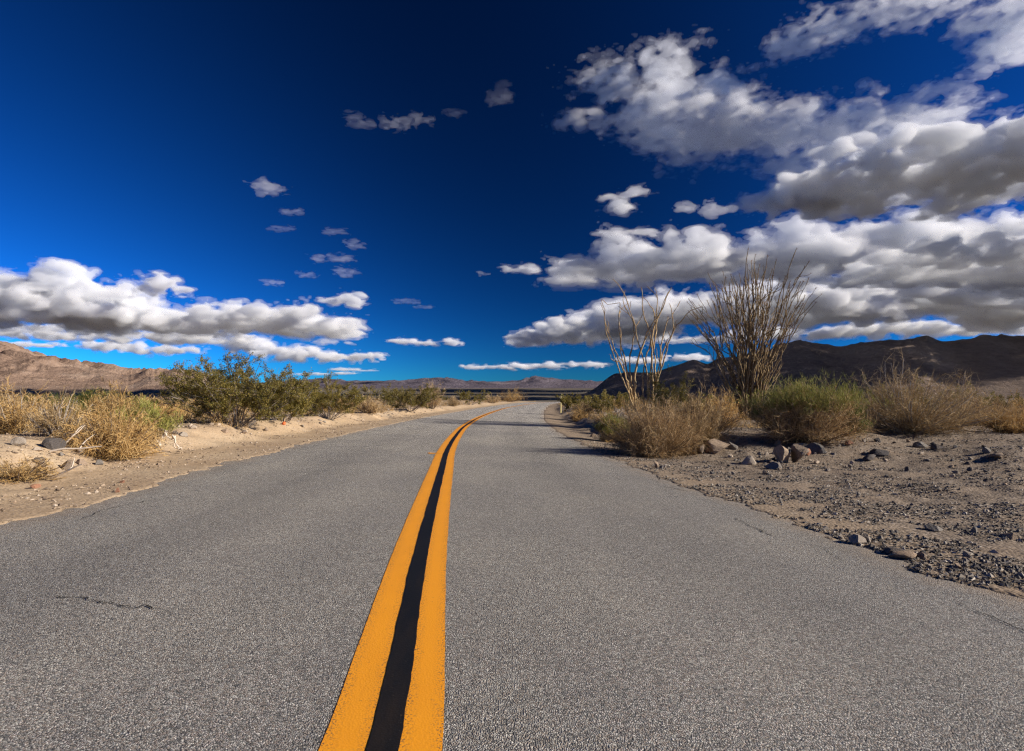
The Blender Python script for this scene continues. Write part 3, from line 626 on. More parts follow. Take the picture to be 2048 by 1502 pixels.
def mat_island(name, stops, rough=.85, spec=.15, trans=0.0, objvar=.25):
    m = MT(name, rough, spec); c = m.ramp(m.island(), stops)
    c = m.mix(1.0, c, m.ramp(m.objrand(), [(0, (1 - objvar, 1 - objvar, 1 - objvar)), (1, (1 + objvar * .6,) * 3)]), 'MULTIPLY')
    m.color(c)
    if trans:
        t = m.n.new('ShaderNodeBsdfTranslucent'); m.t.links.new(c, t.inputs[0]); x = m.n.new('ShaderNodeMixShader'); x.inputs[0].default_value = trans
        m.t.links.new(m.b.outputs[0], x.inputs[1]); m.t.links.new(t.outputs[0], x.inputs[2]); m.t.links.new(x.outputs[0], m.n['Material Output'].inputs[0])
    return m.m
M_CLEAF = mat_island('creosote_leaf', [(0, (.105, .095, .018)), (.45, (.19, .16, .032)), (.8, (.29, .225, .05)), (1, (.38, .27, .08))], .6, .25, .3)
M_CSTEM = mat_island('grey_branch', [(0, (.13, .105, .085)), (.6, (.25, .21, .175)), (1, (.40, .35, .30))])
M_STRAW = mat_island('golden_straw', [(0, (.36, .21, .07)), (.5, (.56, .36, .14)), (1, (.70, .50, .23))], trans=.2)
M_TAN = mat_island('tan_twig', [(0, (.25, .16, .075)), (.5, (.42, .295, .145)), (1, (.57, .43, .25))], trans=.15)
M_RUST = mat_island('rusty_twig', [(0, (.22, .135, .065)), (.5, (.36, .24, .12)), (1, (.50, .37, .20))], trans=.15)
M_GREY = mat_island('weathered_twig', [(0, (.17, .14, .115)), (.5, (.30, .26, .22)), (1, (.48, .44, .39))])
M_GREEN = mat_island('green_twig', [(0, (.16, .16, .03)), (.5, (.25, .245, .06)), (1, (.38, .34, .12))], trans=.3)
M_DGREEN = mat_island('dark_green_leaf', [(0, (.06, .08, .016)), (.5, (.11, .13, .03)), (1, (.19, .19, .06))], trans=.2)
M_WOOD = mat_island('dark_twig_wood', [(0, (.09, .06, .04)), (1, (.20, .15, .11))])

def proto(kind, seed, H, Wd, **kw):
    """-> list of (part name, mesh, material)"""
    if kind == 'creosote':
        b, l = creosote(seed, H, Wd, **kw)
        return [('branches', mesh_np('branches', *b), M_CSTEM), ('foliage', mesh_np('foliage', *l), M_CLEAF)]
    mt = kw.pop('mat', M_STRAW); top = kw.pop('top', None); wood = kw.pop('wood', M_WOOD)
    w, t, C = drybush(seed, H, Wd, **kw)
    r = [('stems', mesh_np('stems', *w), wood), ('twigs', mesh_np('twigs', *t), mt)]
    if top is not None:
        rg = np.random.default_rng(seed + 5); tip = C[:, -1]; s = (tip[:, 2] / H) + .25 * fbm(tip[:, 0] * 1.7, tip[:, 1] * 1.7 + tip[:, 2], 2, seed)
        sel = tip[s > top[1]]; sel = np.repeat(sel, 3, 0) + rg.normal(size=(len(sel) * 3, 3)) * .02
        dr = rg.normal(size=sel.shape); dr[:, 2] = np.abs(dr[:, 2]) + .8; dr /= np.linalg.norm(dr, axis=1, keepdims=True)
        P = paths(sel, dr, rg.uniform(.05, .13, len(sel)), 3, rg, .1, .2)
        r.append(('green_shoots', mesh_np('green_shoots', *ribbons(P, np.full(len(sel), .0075), rg)), top[0]))
    return r
def put(name, parts, loc, label, cat, group=None, rz=0.0, sc=1.0):
    e = bpy.data.objects.new(name, None); COL.objects.link(e); e.location = loc; e.rotation_euler = (0, 0, rz); e.empty_display_size = .2
    e.scale = (sc, sc, sc) if isinstance(sc, (int, float)) else sc
    for n, me, mt in parts: link(n, me, mt, e)
    tag(e, label, cat, group); return e
def size_at(px, row, hpx, wpx):
    p = G(px, row); m = p[1] / F_PX; return p, hpx * m, wpx * m
HEROES = []
def hero(name, kind, px, row, hpx, wpx, label, cat='shrub', group=None, seed=0, **kw):
    HEROES.append((px, label)); p, H, Wd = size_at(px, row, hpx, wpx)
    p[1] += Wd * .12; p[2] = gz(p[0], p[1]) - .015
    return put(name, proto(kind, seed, H, Wd, **kw), p.tolist(), label, cat, group)

# ------------------------------------------------------------------ left side of the road
GLB = 'shrubs along the left bank'
hero('creosote_bush', 'creosote', 457, 850, 106, 252, 'largest creosote bush, with a tall leafy spire, on the left bank', 'bush', GLB, 1, ns=40, nb=8, nt=6, nl=34, lsize=.027,
     spires=((-.05, 1.16), (-.10, 1.06), (.02, 1.10)))
hero('creosote_bush', 'creosote', 652, 838, 70, 130, 'second creosote bush, right beside the largest one', 'bush', GLB, 2, ns=24, nb=8, nt=6, nl=34, lsize=.029)
hero('creosote_bush', 'creosote', 560, 842, 78, 100, 'creosote bush filling the gap between the two big ones', 'bush', GLB, 3, ns=22, nb=8, nt=6, nl=32, lsize=.029)
hero('creosote_bush', 'creosote', 818, 824, 44, 105, 'low wide creosote bush halfway to the bend, left of the road', 'bush', GLB, 4, ns=22, nb=8, nt=6, nl=28, lsize=.036)
hero('dry_shrub', 'dry', 862, 818, 46, 46, 'pale upright dry shrub just right of the low wide creosote', 'shrub', GLB, 5, mat=M_TAN, tiltmax=.8, ns=40, thick=.012)
hero('dry_shrub', 'dry', 735, 826, 29, 66, 'straw-coloured low shrub between two creosotes on the left', 'shrub', GLB, 6, mat=M_TAN, ns=50, thick=.011)
hero('tumbleweed', 'dry', 212, 916, 81, 150, 'golden dry tumbleweed bush spilling onto the left sandy shoulder', 'tumbleweed', GLB, 7, mat=M_STRAW, ns=120, nb=10, nt=9, thick=.005, droop=.5)
hero('dry_shrub', 'dry', 215, 868, 77, 74, 'pale straw shrub standing up behind the golden tumbleweed', 'shrub', GLB, 8, mat=M_STRAW, ns=60, nb=9, nt=8, thick=.006, tiltmax=.8)
hero('green_shrub', 'dry', 272, 884, 57, 92, 'olive green shrub between golden tumbleweed and largest creosote', 'shrub', GLB, 9, mat=M_TAN, top=(M_GREEN, .35), ns=60, nb=8, nt=7, thick=.006)
hero('dry_shrub', 'dry', 20, 868, 79, 130, 'tangled tan shrub at the left picture edge', 'shrub', GLB, 10, mat=M_STRAW, wood=M_GREY, ns=70, nb=8, nt=7, thick=.006, tiltmax=1.2)
hero('dry_shrub', 'dry', 105, 872, 72, 90, 'thin pale-branched shrub left of the golden tumbleweed', 'shrub', GLB, 11, mat=M_TAN, wood=M_GREY, ns=44, nb=7, nt=6, thick=.006, tiltmax=1.0)
hero('dry_shrub', 'dry', 150, 842, 44, 110, 'brownish low shrub behind the thin pale-branched one', 'shrub', GLB, 12, mat=M_STRAW, top=(M_DGREEN, .3), ns=50, thick=.008)
hero('dry_shrub', 'dry', 305, 838, 39, 80, 'small tan shrub peeking out left of the largest creosote', 'shrub', GLB, 13, mat=M_STRAW, ns=44, thick=.009)
hero('dry_grass', 'dry', 25, 962, 37, 120, 'flattened dry grass clump at the lower left bank', 'grass clump', GLB, 14, mat=M_STRAW, ns=70, nb=7, nt=6, thick=.004, tiltmax=1.5, droop=.6)
hero('dry_shrub', 'dry', 905, 812, 14, 30, 'rounded tan puff of a shrub at the left road edge before the bend', 'shrub', GLB, 15, mat=M_TAN, ns=40, thick=.014)
hero('dry_shrub', 'dry', 1022, 804, 22, 50, 'straw shrub nearest the bend on the left road edge', 'shrub', GLB, 16, mat=M_STRAW, ns=44, thick=.02)
hero('dry_shrub', 'dry', 985, 806, 15, 30, 'small tan shrub second from the bend on the left', 'shrub', GLB, 17, mat=M_TAN, ns=36, thick=.02)
hero('creosote_bush', 'creosote', 940, 809, 26, 60, 'small creosote nearest the bend on the left side', 'bush', GLB, 18, ns=18, nb=6, nt=5, nl=12, lsize=.08)

# ------------------------------------------------------------------ right side of the road
GRB = 'shrubs on the right bank'
hero('tumbleweed', 'dry', 1312, 914, 87, 162, 'big dark brown tumbleweed bush leaning over the right road edge', 'tumbleweed', GRB, 21, mat=M_RUST, ns=190, nb=12, nt=11, thick=.0036, droop=.3)
hero('tumbleweed', 'dry', 1398, 886, 77, 127, 'sunlit straw tumbleweed behind the big dark one', 'tumbleweed', GRB, 22, mat=M_TAN, ns=120, nb=10, nt=9, thick=.0055)
hero('dry_shrub', 'dry', 1440, 862, 66, 78, 'straw shrub touching the left foot of the tall dense ocotillo', 'shrub', GRB, 23, mat=M_STRAW, ns=60, nb=8, nt=7, thick=.006, tiltmax=.9)
hero('green_shrub', 'dry', 1622, 884, 91, 176, 'rust and green topped round bush right of the dense ocotillo', 'shrub', GRB, 24, mat=M_RUST, ns=150, nb=10, nt=9, thick=.005, top=(M_GREEN, .80))
hero('green_shrub', 'dry', 1545, 850, 38, 64, 'green leafy shrub hugging the right foot of the dense ocotillo', 'shrub', GRB, 35, mat=M_TAN, ns=60, nb=8, nt=8, thick=.006, top=(M_DGREEN, .3))
hero('green_shrub', 'dry', 1706, 868, 55, 55, 'narrow dark green shrub right of the rust and green bush', 'shrub', GRB, 25, mat=M_TAN, ns=50, nb=8, nt=8, thick=.006, top=(M_DGREEN, .1))
hero('dry_shrub', 'dry', 1835, 868, 99, 230, 'wide tangled grey-tan dry shrub at the back of the gravel', 'shrub', GRB, 26, mat=M_TAN, wood=M_GREY, ns=120, nb=9, nt=8, thick=.006)
hero('dry_shrub', 'dry', 1800, 862, 118, 69, 'tall spiky dry stems rising from the wide tangled shrub', 'shrub', GRB, 27, mat=M_TAN, wood=M_GREY, ns=26, nb=8, nt=6, thick=.006, tiltmax=.55)
hero('dry_shrub', 'dry', 1920, 860, 97, 88, 'spiky dry shrub on the right shoulder of the wide tangled one', 'shrub', GRB, 28, mat=M_TAN, wood=M_GREY, ns=34, nb=8, nt=6, thick=.006, tiltmax=.7)
hero('dry_shrub', 'dry', 1985, 852, 55, 118, 'brown dry shrub behind the round one at the right edge', 'shrub', GRB, 29, mat=M_RUST, ns=60, nb=8, nt=7, thick=.007)
hero('dry_shrub', 'dry', 2035, 866, 40, 94, 'low round straw shrub cut by the right picture edge', 'shrub', GRB, 30, mat=M_STRAW, ns=80, nb=8, nt=8, thick=.006)
hero('green_shrub', 'dry', 1228, 884, 37, 63, 'low yellow-green cushion shrub beside the big dark tumbleweed', 'shrub', GRB, 31, mat=M_STRAW, ns=80, nb=8, nt=8, thick=.006, top=(M_GREEN, .55))
hero('creosote_bush', 'creosote', 1345, 838, 77, 90, 'creosote bush between the two ocotillos', 'bush', GRB, 32, ns=20, nb=7, nt=6, nl=24, lsize=.034)
hero('creosote_bush', 'creosote', 1150, 822, 30, 55, 'creosote bush nearest the bend on the right side', 'bush', GRB, 33, ns=20, nb=7, nt=5, nl=16, lsize=.06)
hero('creosote_bush', 'creosote', 1215, 826, 37, 90, 'creosote bush just left of the bare thin ocotillo', 'bush', GRB, 34, ns=22, nb=7, nt=5, nl=16, lsize=.055)
hero('dry_shrub', 'dry', 1170, 828, 20, 45, 'pale tan puff shrub in front of the right-hand creosotes', 'shrub', GRB, 36, mat=M_TAN, ns=60, thick=.009)
hero('brush_pile', 'dry', 1248, 846, 24, 74, 'heap of bare grey dead branches below the thin ocotillo', 'branches', GRB, 37, mat=M_GREY, wood=M_GREY, ns=50, nb=7, nt=5, thick=.008, droop=.4)
hero('dry_shrub', 'dry', 1745, 848, 47, 88, 'dry brown shrub between the dark green one and the tangled one', 'shrub', GRB, 38, mat=M_RUST, ns=44, nb=7, nt=7, thick=.008)

# ------------------------------------------------------------------ the two ocotillos
def mat_ocotillo(name, k):
    m = MT(name, .85, .15); n = m.noise(26, 4, .65, vec=m.map((1, 1, .6)))
    c = m.ramp(n, [(.3, (.08 * k, .052 * k, .028 * k)), (.5, (.22 * k, .155 * k, .082 * k)), (.74, (.41 * k, .31 * k, .17 * k))]); m.color(c); m.bump(n, .6, .01); return m.m
M_OCOL = mat_ocotillo('sunlit_ocotillo_bark', 1.75); M_OCOD = mat_ocotillo('brown_ocotillo_bark', .95)  # one bark ramp twice; the brighter copy has sunlit paleness in its colour
M_TIP = mat_island('reddish_thorn_tip', [(0, (.20, .10, .07)), (1, (.36, .22, .15))])
def wand(P, r0, r1, rg, k=26):
    """resample a stem path smoothly, give it kinks and a taper."""
    P = np.asarray(P, float); d = np.concatenate([[0], np.cumsum(np.linalg.norm(np.diff(P, axis=0), axis=1))])
    f = [pchip(d + np.arange(len(d)) * 1e-6, P[:, i]) for i in range(3)]; s = np.linspace(0, d[-1], k)
    Q = np.stack([g(s) for g in f], 1); Q[1:-1] += rg.normal(size=(k - 2, 3)) * .016
    return Q, np.linspace(r0, r1, k) * (1 + .16 * rg.normal(size=k))
def thorns(Q, R, rg, n):
    i = rg.integers(2, len(Q) - 1, n); d = Q[np.minimum(i + 1, len(Q) - 1)] - Q[i - 1]; d /= np.linalg.norm(d, axis=1, keepdims=True)
    o = np.cross(d, rg.normal(size=(n, 3))); o /= np.linalg.norm(o, axis=1, keepdims=True)
    f = rg.uniform(0, 1, (n, 1)); c = Q[i] * f + Q[i - 1] * (1 - f); L_ = rg.uniform(.02, .055, n)
    P = np.stack([c, c + (o + d * .5) * L_[:, None]], 1)
    return tubes(P, np.stack([np.full(n, .004), np.full(n, .0012)], 1), 3)
def ocotillo(label, bx, by, stems, r0, r1, seed, nbranch, M_OCO):
    rg = np.random.default_rng(seed); B = G(bx, by); mpp = B[1] / F_PX
    e = bpy.data.objects.new('ocotillo', None); COL.objects.link(e); e.location = B.tolist(); tag(e, label, 'ocotillo', 'ocotillos on the right bank')
    th = []; tips = []
    for st, dep, th0 in stems:
        P = np.array([[(x - bx) * mpp, 0, (by - y) * mpp] for x, y in st]); t = np.linspace(0, 1, len(P)); P[:, 1] = dep * mpp * t ** 1.3
        P[0, 2] = min(P[0, 2], 0) - .05 if P[0, 2] < .25 else P[0, 2]
        Q, R = wand(P, r0 * th0, r1, rg); parts = [tubes(Q[None], R[None], 6)]; tips.append(Q[-1]); th.append(thorns(Q, R, rg, 46))
        for b in range(nbranch if rg.uniform() < .85 else 0):
            i = rg.integers(12, 23); d = Q[i + 1] - Q[i]; d /= np.linalg.norm(d); dd = d + rg.normal(size=3) * .45; dd[2] = abs(dd[2]) + .1; dd /= np.linalg.norm(dd)
            ln = rg.uniform(.25, .75); S = paths(Q[i][None], dd[None], np.array([ln]), 9, rg, .13, .35)[0]
            parts.append(tubes(S[None], np.linspace(R[i] * .75, r1 * .7, 9)[None], 5)); tips.append(S[-1]); th.append(thorns(S, None, rg, 12))
        V, F = join(parts); link('stem', mesh_np('stem', V, F, True), M_OCO, e)
    tag(link('thorns', mesh_np('thorns', *join(th)), M_OCO, e), kind='stuff')
    tp = np.repeat(np.array(tips), 7, 0); dd = rg.normal(size=tp.shape); dd[:, 2] += .5
    P = paths(tp, dd / np.linalg.norm(dd, axis=1, keepdims=True), rg.uniform(.03, .10, len(tp)), 3, rg, .15)
    tag(link('dry_tips', mesh_np('dry_tips', *ribbons(P, np.full(len(tp), .009), rg)), M_TIP, e), kind='stuff')
    return e
cr = lambda pts: [(1150 + x / 3.338, 500 + y / 3.338) for x, y in pts]
L_ST = [[(405, 1105), (370, 1000), (310, 860), (250, 700), (205, 590), (180, 480), (175, 430), (150, 365)],
        [(402, 1100), (375, 960), (330, 830), (270, 700), (225, 590), (205, 530), (180, 480)],
        [(406, 1105), (395, 960), (360, 820), (330, 680), (310, 560), (310, 430), (322, 330), (250, 345), (215, 315)],
        [(403, 1105), (385, 940), (368, 760), (385, 640), (400, 560), (395, 470), (352, 400), (330, 340), (345, 262)],
        [(400, 1100), (340, 870), (310, 770), (285, 660), (268, 535)],
        [(408, 1100), (396, 880), (420, 740), (450, 640), (490, 540), (540, 460), (580, 400), (600, 340), (640, 255)],
        [(470, 1100), (490, 960), (480, 840), (450, 700), (420, 600), (400, 480), (380, 430), (350, 350), (330, 290), (255, 195)],
        [(500, 1095), (520, 960), (510, 840), (500, 700), (490, 600), (460, 520), (430, 430), (410, 275)],
        [(505, 1095), (530, 900), (545, 760), (535, 640), (560, 540), (565, 420), (575, 300), (515, 225)],
        [(510, 1095), (550, 860), (590, 730), (620, 600), (650, 520), (690, 470), (730, 425), (788, 403)],
        [(508, 1095), (530, 930), (570, 780), (565, 680), (590, 560), (600, 500), (640, 440), (690, 350)],
        [(480, 1095), (500, 820), (520, 700), (520, 560), (550, 470), (580, 400), (605, 320), (650, 250)],
        [(506, 1095), (545, 850), (600, 640), (652, 530), (645, 440), (628, 365)],
        [(475, 1098), (455, 900), (470, 760), (505, 640), (530, 560), (545, 450), (520, 370), (470, 310)]]
_r = np.random.default_rng(3)
ocotillo('thin bare ocotillo with few pale wand stems by the road', 1285, 834, [(cr(s), _r.uniform(-70, 70), 1.45 if i == 5 else 1.0) for i, s in enumerate(L_ST)], .040, .014, 41, 2, M_OCOL)
def dense_stems():
    rg = np.random.default_rng(9); out = []
    for i in range(84):
        u = (i + rg.uniform(0, 1)) / 84 * 2 - 1
        tipx = 1165 + u * 375 + rg.normal() * 25; top = 60 + 260 * abs(u) ** 1.6 + rg.uniform(-30, 190)
        if rg.uniform() < .12: top -= 40
        bx = 1165 + u * 50 + rg.normal() * 14
        k = 7; pts = []
        for j in range(k):
            t = j / (k - 1); w = t ** (1.25 + .3 * rg.uniform()) * (1 - .12 * math.sin(t * 3.1) * abs(u))
            pts.append((bx + (tipx - bx) * w + (rg.normal() * 24 * math.sin(t * 3.14)), 1128 + (top - 1128) * (t if j else 0)))
        out.append((cr(pts), rg.uniform(-110, 110), rg.uniform(.8, 1.15)))
    out.append((cr([(1150, 1128), (1170, 800), (1155, 560), (1165, 460), (1215, 350), (1260, 310), (1330, 275)]), -40, 1.5))
    for pts in ([(1230, 1128), (1290, 950), (1350, 880), (1410, 800), (1415, 850)], [(1090, 1128), (1040, 960), (960, 820), (900, 680), (790, 620)], [(1250, 1128), (1330, 940), (1400, 860), (1470, 720)], [(1100, 1100), (1000, 880), (930, 650), (880, 580), (805, 565)]):
        out.append((cr(pts), rg.uniform(-60, 60), .8))
    return out
ocotillo('tall dense ocotillo fanning out many wand stems', 1499, 840, dense_stems(), .027, .010, 42, 4, M_OCOD)

# ------------------------------------------------------------------ brush spreading out behind: individual copies of a few bushes
RB = random.Random(5)
BG = [('creosote_bush', proto('creosote', 51, 1.3, 2.0, ns=16, nb=6, nt=5, nl=14, lsize=.055), 'bush'), ('creosote_bush', proto('creosote', 52, 1.5, 1.9, ns=16, nb=6, nt=5, nl=14, lsize=.055), 'bush'),
      ('creosote_bush', proto('creosote', 53, 1.1, 2.0, ns=16, nb=6, nt=5, nl=14, lsize=.055), 'bush'),
      ('dry_shrub', proto('dry', 54, .8, 1.4, mat=M_STRAW, ns=44, nb=7, nt=6, thick=.013), 'shrub'), ('dry_shrub', proto('dry', 55, .9, 1.3, mat=M_TAN, ns=44, nb=7, nt=6, thick=.013), 'shrub'),
      ('dry_shrub', proto('dry', 56, .7, 1.5, mat=M_RUST, top=(M_DGREEN, .5), ns=44, nb=7, nt=6, thick=.013), 'shrub')]
taken = [(o.location.x, o.location.y) for o in COL.objects if o.type == 'EMPTY']
nbg = 0; tries = 0
MARKS = [(-1e9, 'at the left edge'), (40, 'behind the golden tumbleweed'), (330, 'behind the largest creosote'), (590, 'behind the second creosote'), (720, 'before the far valley'), (880, 'left of the bend'), (1090, 'right of the bend'),
         (1240, 'behind the thin ocotillo'), (1400, 'behind the dense ocotillo'), (1560, 'behind the rust and green bush'), (1720, 'behind the tangled shrub'), (1960, 'at the right edge')]
def where(px): return [w for p_, w in MARKS if px >= p_][-1]
while nbg < 285 and tries < 9000:
    tries += 1
    y = math.exp(RB.uniform(math.log(15), math.log(160))); side = RB.random() < .52
    if side: x = float(XL(y)) - 2.3 - RB.random() ** 1.1 * max(2, (.95 * y + float(XL(y)) - 2))
    else: x = float(XR(y)) + 1.6 + RB.random() ** 1.1 * max(2, .95 * y - float(XR(y)))
    if not side and y < 19 : continue
    if side and y < 24 and x > -9: continue
    if any((x - a) ** 2 + (y - b) ** 2 < (.9 + .012 * y) ** 2 for a, b in taken): continue
    taken.append((x, y)); nbg += 1
    i = RB.choices(range(6), (2, 2, 2, 4, 4, 2) if y > 40 or not side else (0, 0, 1, 4, 4, 2))[0]; n, pr, cat = BG[i]
    k = RB.uniform(.5, .95) * (.8 if side and y < 40 else 1); big = 'small' if k < .65 else 'mid-sized' if k < .8 else 'large'
    lab = f"{big} {('olive creosote bush', 'straw-coloured shrub', 'brown-green shrub')[0 if i < 3 else 1 if i < 5 else 2]} in the {'near' if y < 32 else 'middle' if y < 75 else 'far'} brush {where(x / y * F_PX + CX)}"
    put(n, pr, (x, y, gz(x, y) - .03), lab, cat, f'desert brush {"left" if side else "right"} of the road', RB.uniform(0, 6.28), k)
def dry_grass():
    rg = np.random.default_rng(77); n = 9000; y = np.exp(rg.uniform(math.log(7), math.log(170), n)); sd = rg.uniform(size=n) < .5
    x = np.where(sd, XL(y) - 1.9 - rg.uniform(0, 1, n) ** 1.2 * (.95 * y), XR(y) + 1.7 + rg.uniform(0, 1, n) ** 1.2 * (.95 * y))
    k = (fbm(x * .25, y * .25, 3, 61) > -.25) & ~((~sd) & (y < 13.5)) & ~(sd & (y < 11) & (x > -6.5)); x, y = x[k], y[k]; z = ground(x, y)
    m = 9; c = np.repeat(np.stack([x, y, z], 1), m, 0); far = np.repeat(y, m)
    d = rg.normal(size=c.shape); d[:, 2] = np.abs(d[:, 2]) + .9; d /= np.linalg.norm(d, axis=1, keepdims=True)
    P = paths(c + rg.normal(size=c.shape) * [.07, .07, 0], d, rg.uniform(.10, .38, len(c)), 4, rg, .12, .1, .3)
    V, F = ribbons(P, .004 + far * .00022, rg); o = link('dry_grass', mesh_np('dry_grass', V, F), M_STRAW)
    tag(o, 'thin dry straw grass between the desert shrubs', 'grass', None, 'stuff')
dry_grass()

# ------------------------------------------------------------------ stones
def rock_mesh(seed, sub=2, cuts=9, sm=False):
    import bmesh
    rg = np.random.default_rng(seed); bm = bmesh.new(); bmesh.ops.create_icosphere(bm, subdivisions=sub, radius=1)
    V = np.array([v.co[:] for v in bm.verts])
    for i in range(cuts):
        n = rg.normal(size=3); n /= np.linalg.norm(n); d = rg.uniform(.38, .78); k = V @ n - d; V = np.where((k > 0)[:, None], V - n[None] * k[:, None], V)
    V = V + .03 * np.stack([fbm(V[:, 0] * 3 + i, V[:, 1] * 3 + V[:, 2] * 2, 3, seed + i) for i in range(3)], 1)
    for v, c in zip(bm.verts, V): v.co = c
    me = bpy.data.meshes.new('rock'); bm.to_mesh(me); bm.free()
    if sm: me.polygons.foreach_set('use_smooth', np.ones(len(me.polygons), bool))
    return me
def mat_stone(name, stops):
    m = MT(name, .9, .15); n = m.noise(9, 6, .65); c = m.ramp(n, stops)
    c = m.mix(1.0, c, m.ramp(m.objrand(), [(0, (.65, .65, .66)), (.5, (1, .97, .93)), (1, (1.25, 1.15, 1.05))]), 'MULTIPLY'); m.color(c); m.bump(m.noise(22, 6, .7), .5, .02); return m.m
M_ROCK = mat_stone('granite_stone', [(.3, (.17, .13, .095)), (.55, (.28, .22, .165)), (.75, (.40, .33, .255))])
M_RGREY = mat_stone('grey_stone', [(.3, (.12, .11, .10)), (.55, (.20, .185, .165)), (.75, (.30, .28, .25))])
M_RDARK = mat_stone('dark_stone', [(.3, (.055, .05, .048)), (.55, (.10, .09, .085)), (.75, (.17, .155, .145))])
M_RRED = mat_stone('red_stone', [(.3, (.22, .10, .06)), (.55, (.36, .19, .12)), (.75, (.46, .30, .2))])
M_RPALE = mat_stone('pale_stone', [(.3, (.30, .25, .19)), (.55, (.42, .36, .29)), (.75, (.55, .49, .41))])
RV = {}
def rock(px, row, wpx, hpx, label, mat=None, group=None, seed=0, sink=.25, name='rock', sub=3):
    p = G(px, row); m = p[1] / F_PX; w, h = wpx * m * .42, hpx * m * .42 / (1 - sink * .6)
    key = (seed % 9, mat.name, sub)
    if key not in RV:
        RV[key] = rock_mesh(300 + seed % 9, sub); RV[key].materials.append(mat)
    o = link(name, RV[key], None, None, (p[0], p[1] + w * .5, gz(p[0], p[1] + w * .5) + h * (1 - 2 * sink) ), RB.uniform(0, 6.28))
    o.scale = (w * 1.08, w * RB.uniform(.8, 1.1), h * 1.08); o.rotation_euler = (RB.uniform(-.25, .25), RB.uniform(-.25, .25), RB.uniform(-.4, .4) + (0 if RB.random() < .5 else 3.14))
    tag(o, label, 'rock', group); return o
GS = 'named stones around the gravel pull-out'; GSL = 'stones on the left bank'
# the boulder split by a crack: two halves
p = G(1592, 928); mp = p[1] / F_PX
e = bpy.data.objects.new('cracked_boulder', None); COL.objects.link(e); e.location = (p[0], p[1] + .18, gz(p[0], p[1] + .18)); tag(e, 'tan boulder split by a dark crack on the right gravel', 'boulder', GS)
for sx, w, dx, sd in ((-1, 24, -11, 1), (1, 19, 17, 4)):
    me = rock_mesh(500 + sd, 3, 9); me.materials.append(M_ROCK)
    for v in me.vertices:
        lim = .42 + .10 * math.sin(v.co.z * 4) + .06 * math.sin(v.co.y * 9)
        if v.co.x * -sx > lim: v.co.x = -sx * lim
    h = link('half', me, None, e, (dx * mp, 0, 19 * mp)); h.scale = (w * mp * 1.1, 27 * mp, 23 * mp)
R_ = [(1500, 930, 36, 24, 'pale pointed rock left of the cracked boulder', M_RPALE), (1552, 938, 48, 18, 'low grey rock in front of the cracked boulder', M_RGREY), (1441, 908, 62, 36, 'largest rock in the shade of the dark tumbleweed', M_ROCK),
      (1403, 908, 34, 26, 'rounded rock left of the largest shaded one', M_ROCK), (1466, 900, 28, 20, 'small rock right of the largest shaded one', M_RGREY), (1418, 906, 16, 12, 'orange-brown stone wedged between the shaded rocks', M_RRED),
      (1556, 892, 18, 16, 'pale stone at the foot of the rust and green bush', M_RPALE), (1562, 886, 18, 10, 'reddish stone at the foot of the rust and green bush', M_RRED), (1618, 912, 12, 18, 'thin upright orange stone right of the cracked boulder', M_RRED),
      (1648, 908, 18, 16, 'round blue-grey stone right of the cracked boulder', M_RGREY), (1635, 902, 60, 18, 'flat grey slab behind the cracked boulder', M_RGREY), (1602, 896, 42, 12, 'narrow grey slab below the rust and green bush', M_RGREY),
      (1314, 936, 16, 18, 'upright wedge stone at the right road edge', M_ROCK), (1324, 937, 12, 10, 'little stone leaning by the wedge stone', M_RGREY), (1716, 1088, 46, 22, 'broken whitish concrete lump at the asphalt edge', M_RPALE),
      (1738, 1084, 22, 20, 'pale cube-like stone beside the whitish lump', M_RPALE), (1684, 1078, 14, 14, 'small pale chip at the asphalt corner', M_RPALE), (1812, 1118, 58, 16, 'flat brown slab near the right road edge', M_ROCK), (1800, 1110, 54, 16, 'flat dark slab behind the brown one', M_RDARK),
      (1848, 1118, 36, 16, 'pale-ended stone right of the flat slabs', M_ROCK), (1940, 1114, 20, 18, 'small reddish-white stone on the open gravel', M_RPALE), (1920, 1137, 24, 12, 'low tan stone below the reddish-white one', M_ROCK), (2026, 1080, 40, 18, 'tan slab stone near the right picture edge', M_ROCK),
      (1872, 1062, 52, 14, 'long grey splinter of rock on the gravel', M_RGREY), (1952, 1066, 18, 18, 'grey pebble cluster stone right of the long splinter', M_RGREY), (1762, 912, 44, 20, 'dark slab stone at the middle of the pull-out', M_RDARK), (1745, 922, 36, 14, 'dark flat stone left of the dark slab', M_RDARK),
      (1850, 896, 40, 14, 'grey flat stone below the tangled shrub', M_RGREY), (1880, 900, 36, 14, 'brown flat stone below the tangled shrub', M_RDARK), (1978, 906, 20, 16, 'round grey stone on the right gravel', M_RGREY), (2000, 918, 50, 14, 'long low tan stone on the right gravel', M_ROCK), (1974, 964, 12, 10, 'round dark pebble alone on the smooth gravel', M_RDARK),
      (1215, 876, 30, 14, 'stone on the shadowed sand below the right bank', M_ROCK), (1186, 874, 18, 10, 'smaller stone on the shadowed sand below the right bank', M_ROCK), (1758, 884, 16, 14, 'upright dark stone behind the pull-out', M_RDARK), (1700, 892, 18, 12, 'red-brown stone behind the cracked boulder slab', M_RRED)]
for i, (x, r, w, h, lab, mt) in enumerate(R_): rock(x, r, w, h, lab, mt, GS, i)
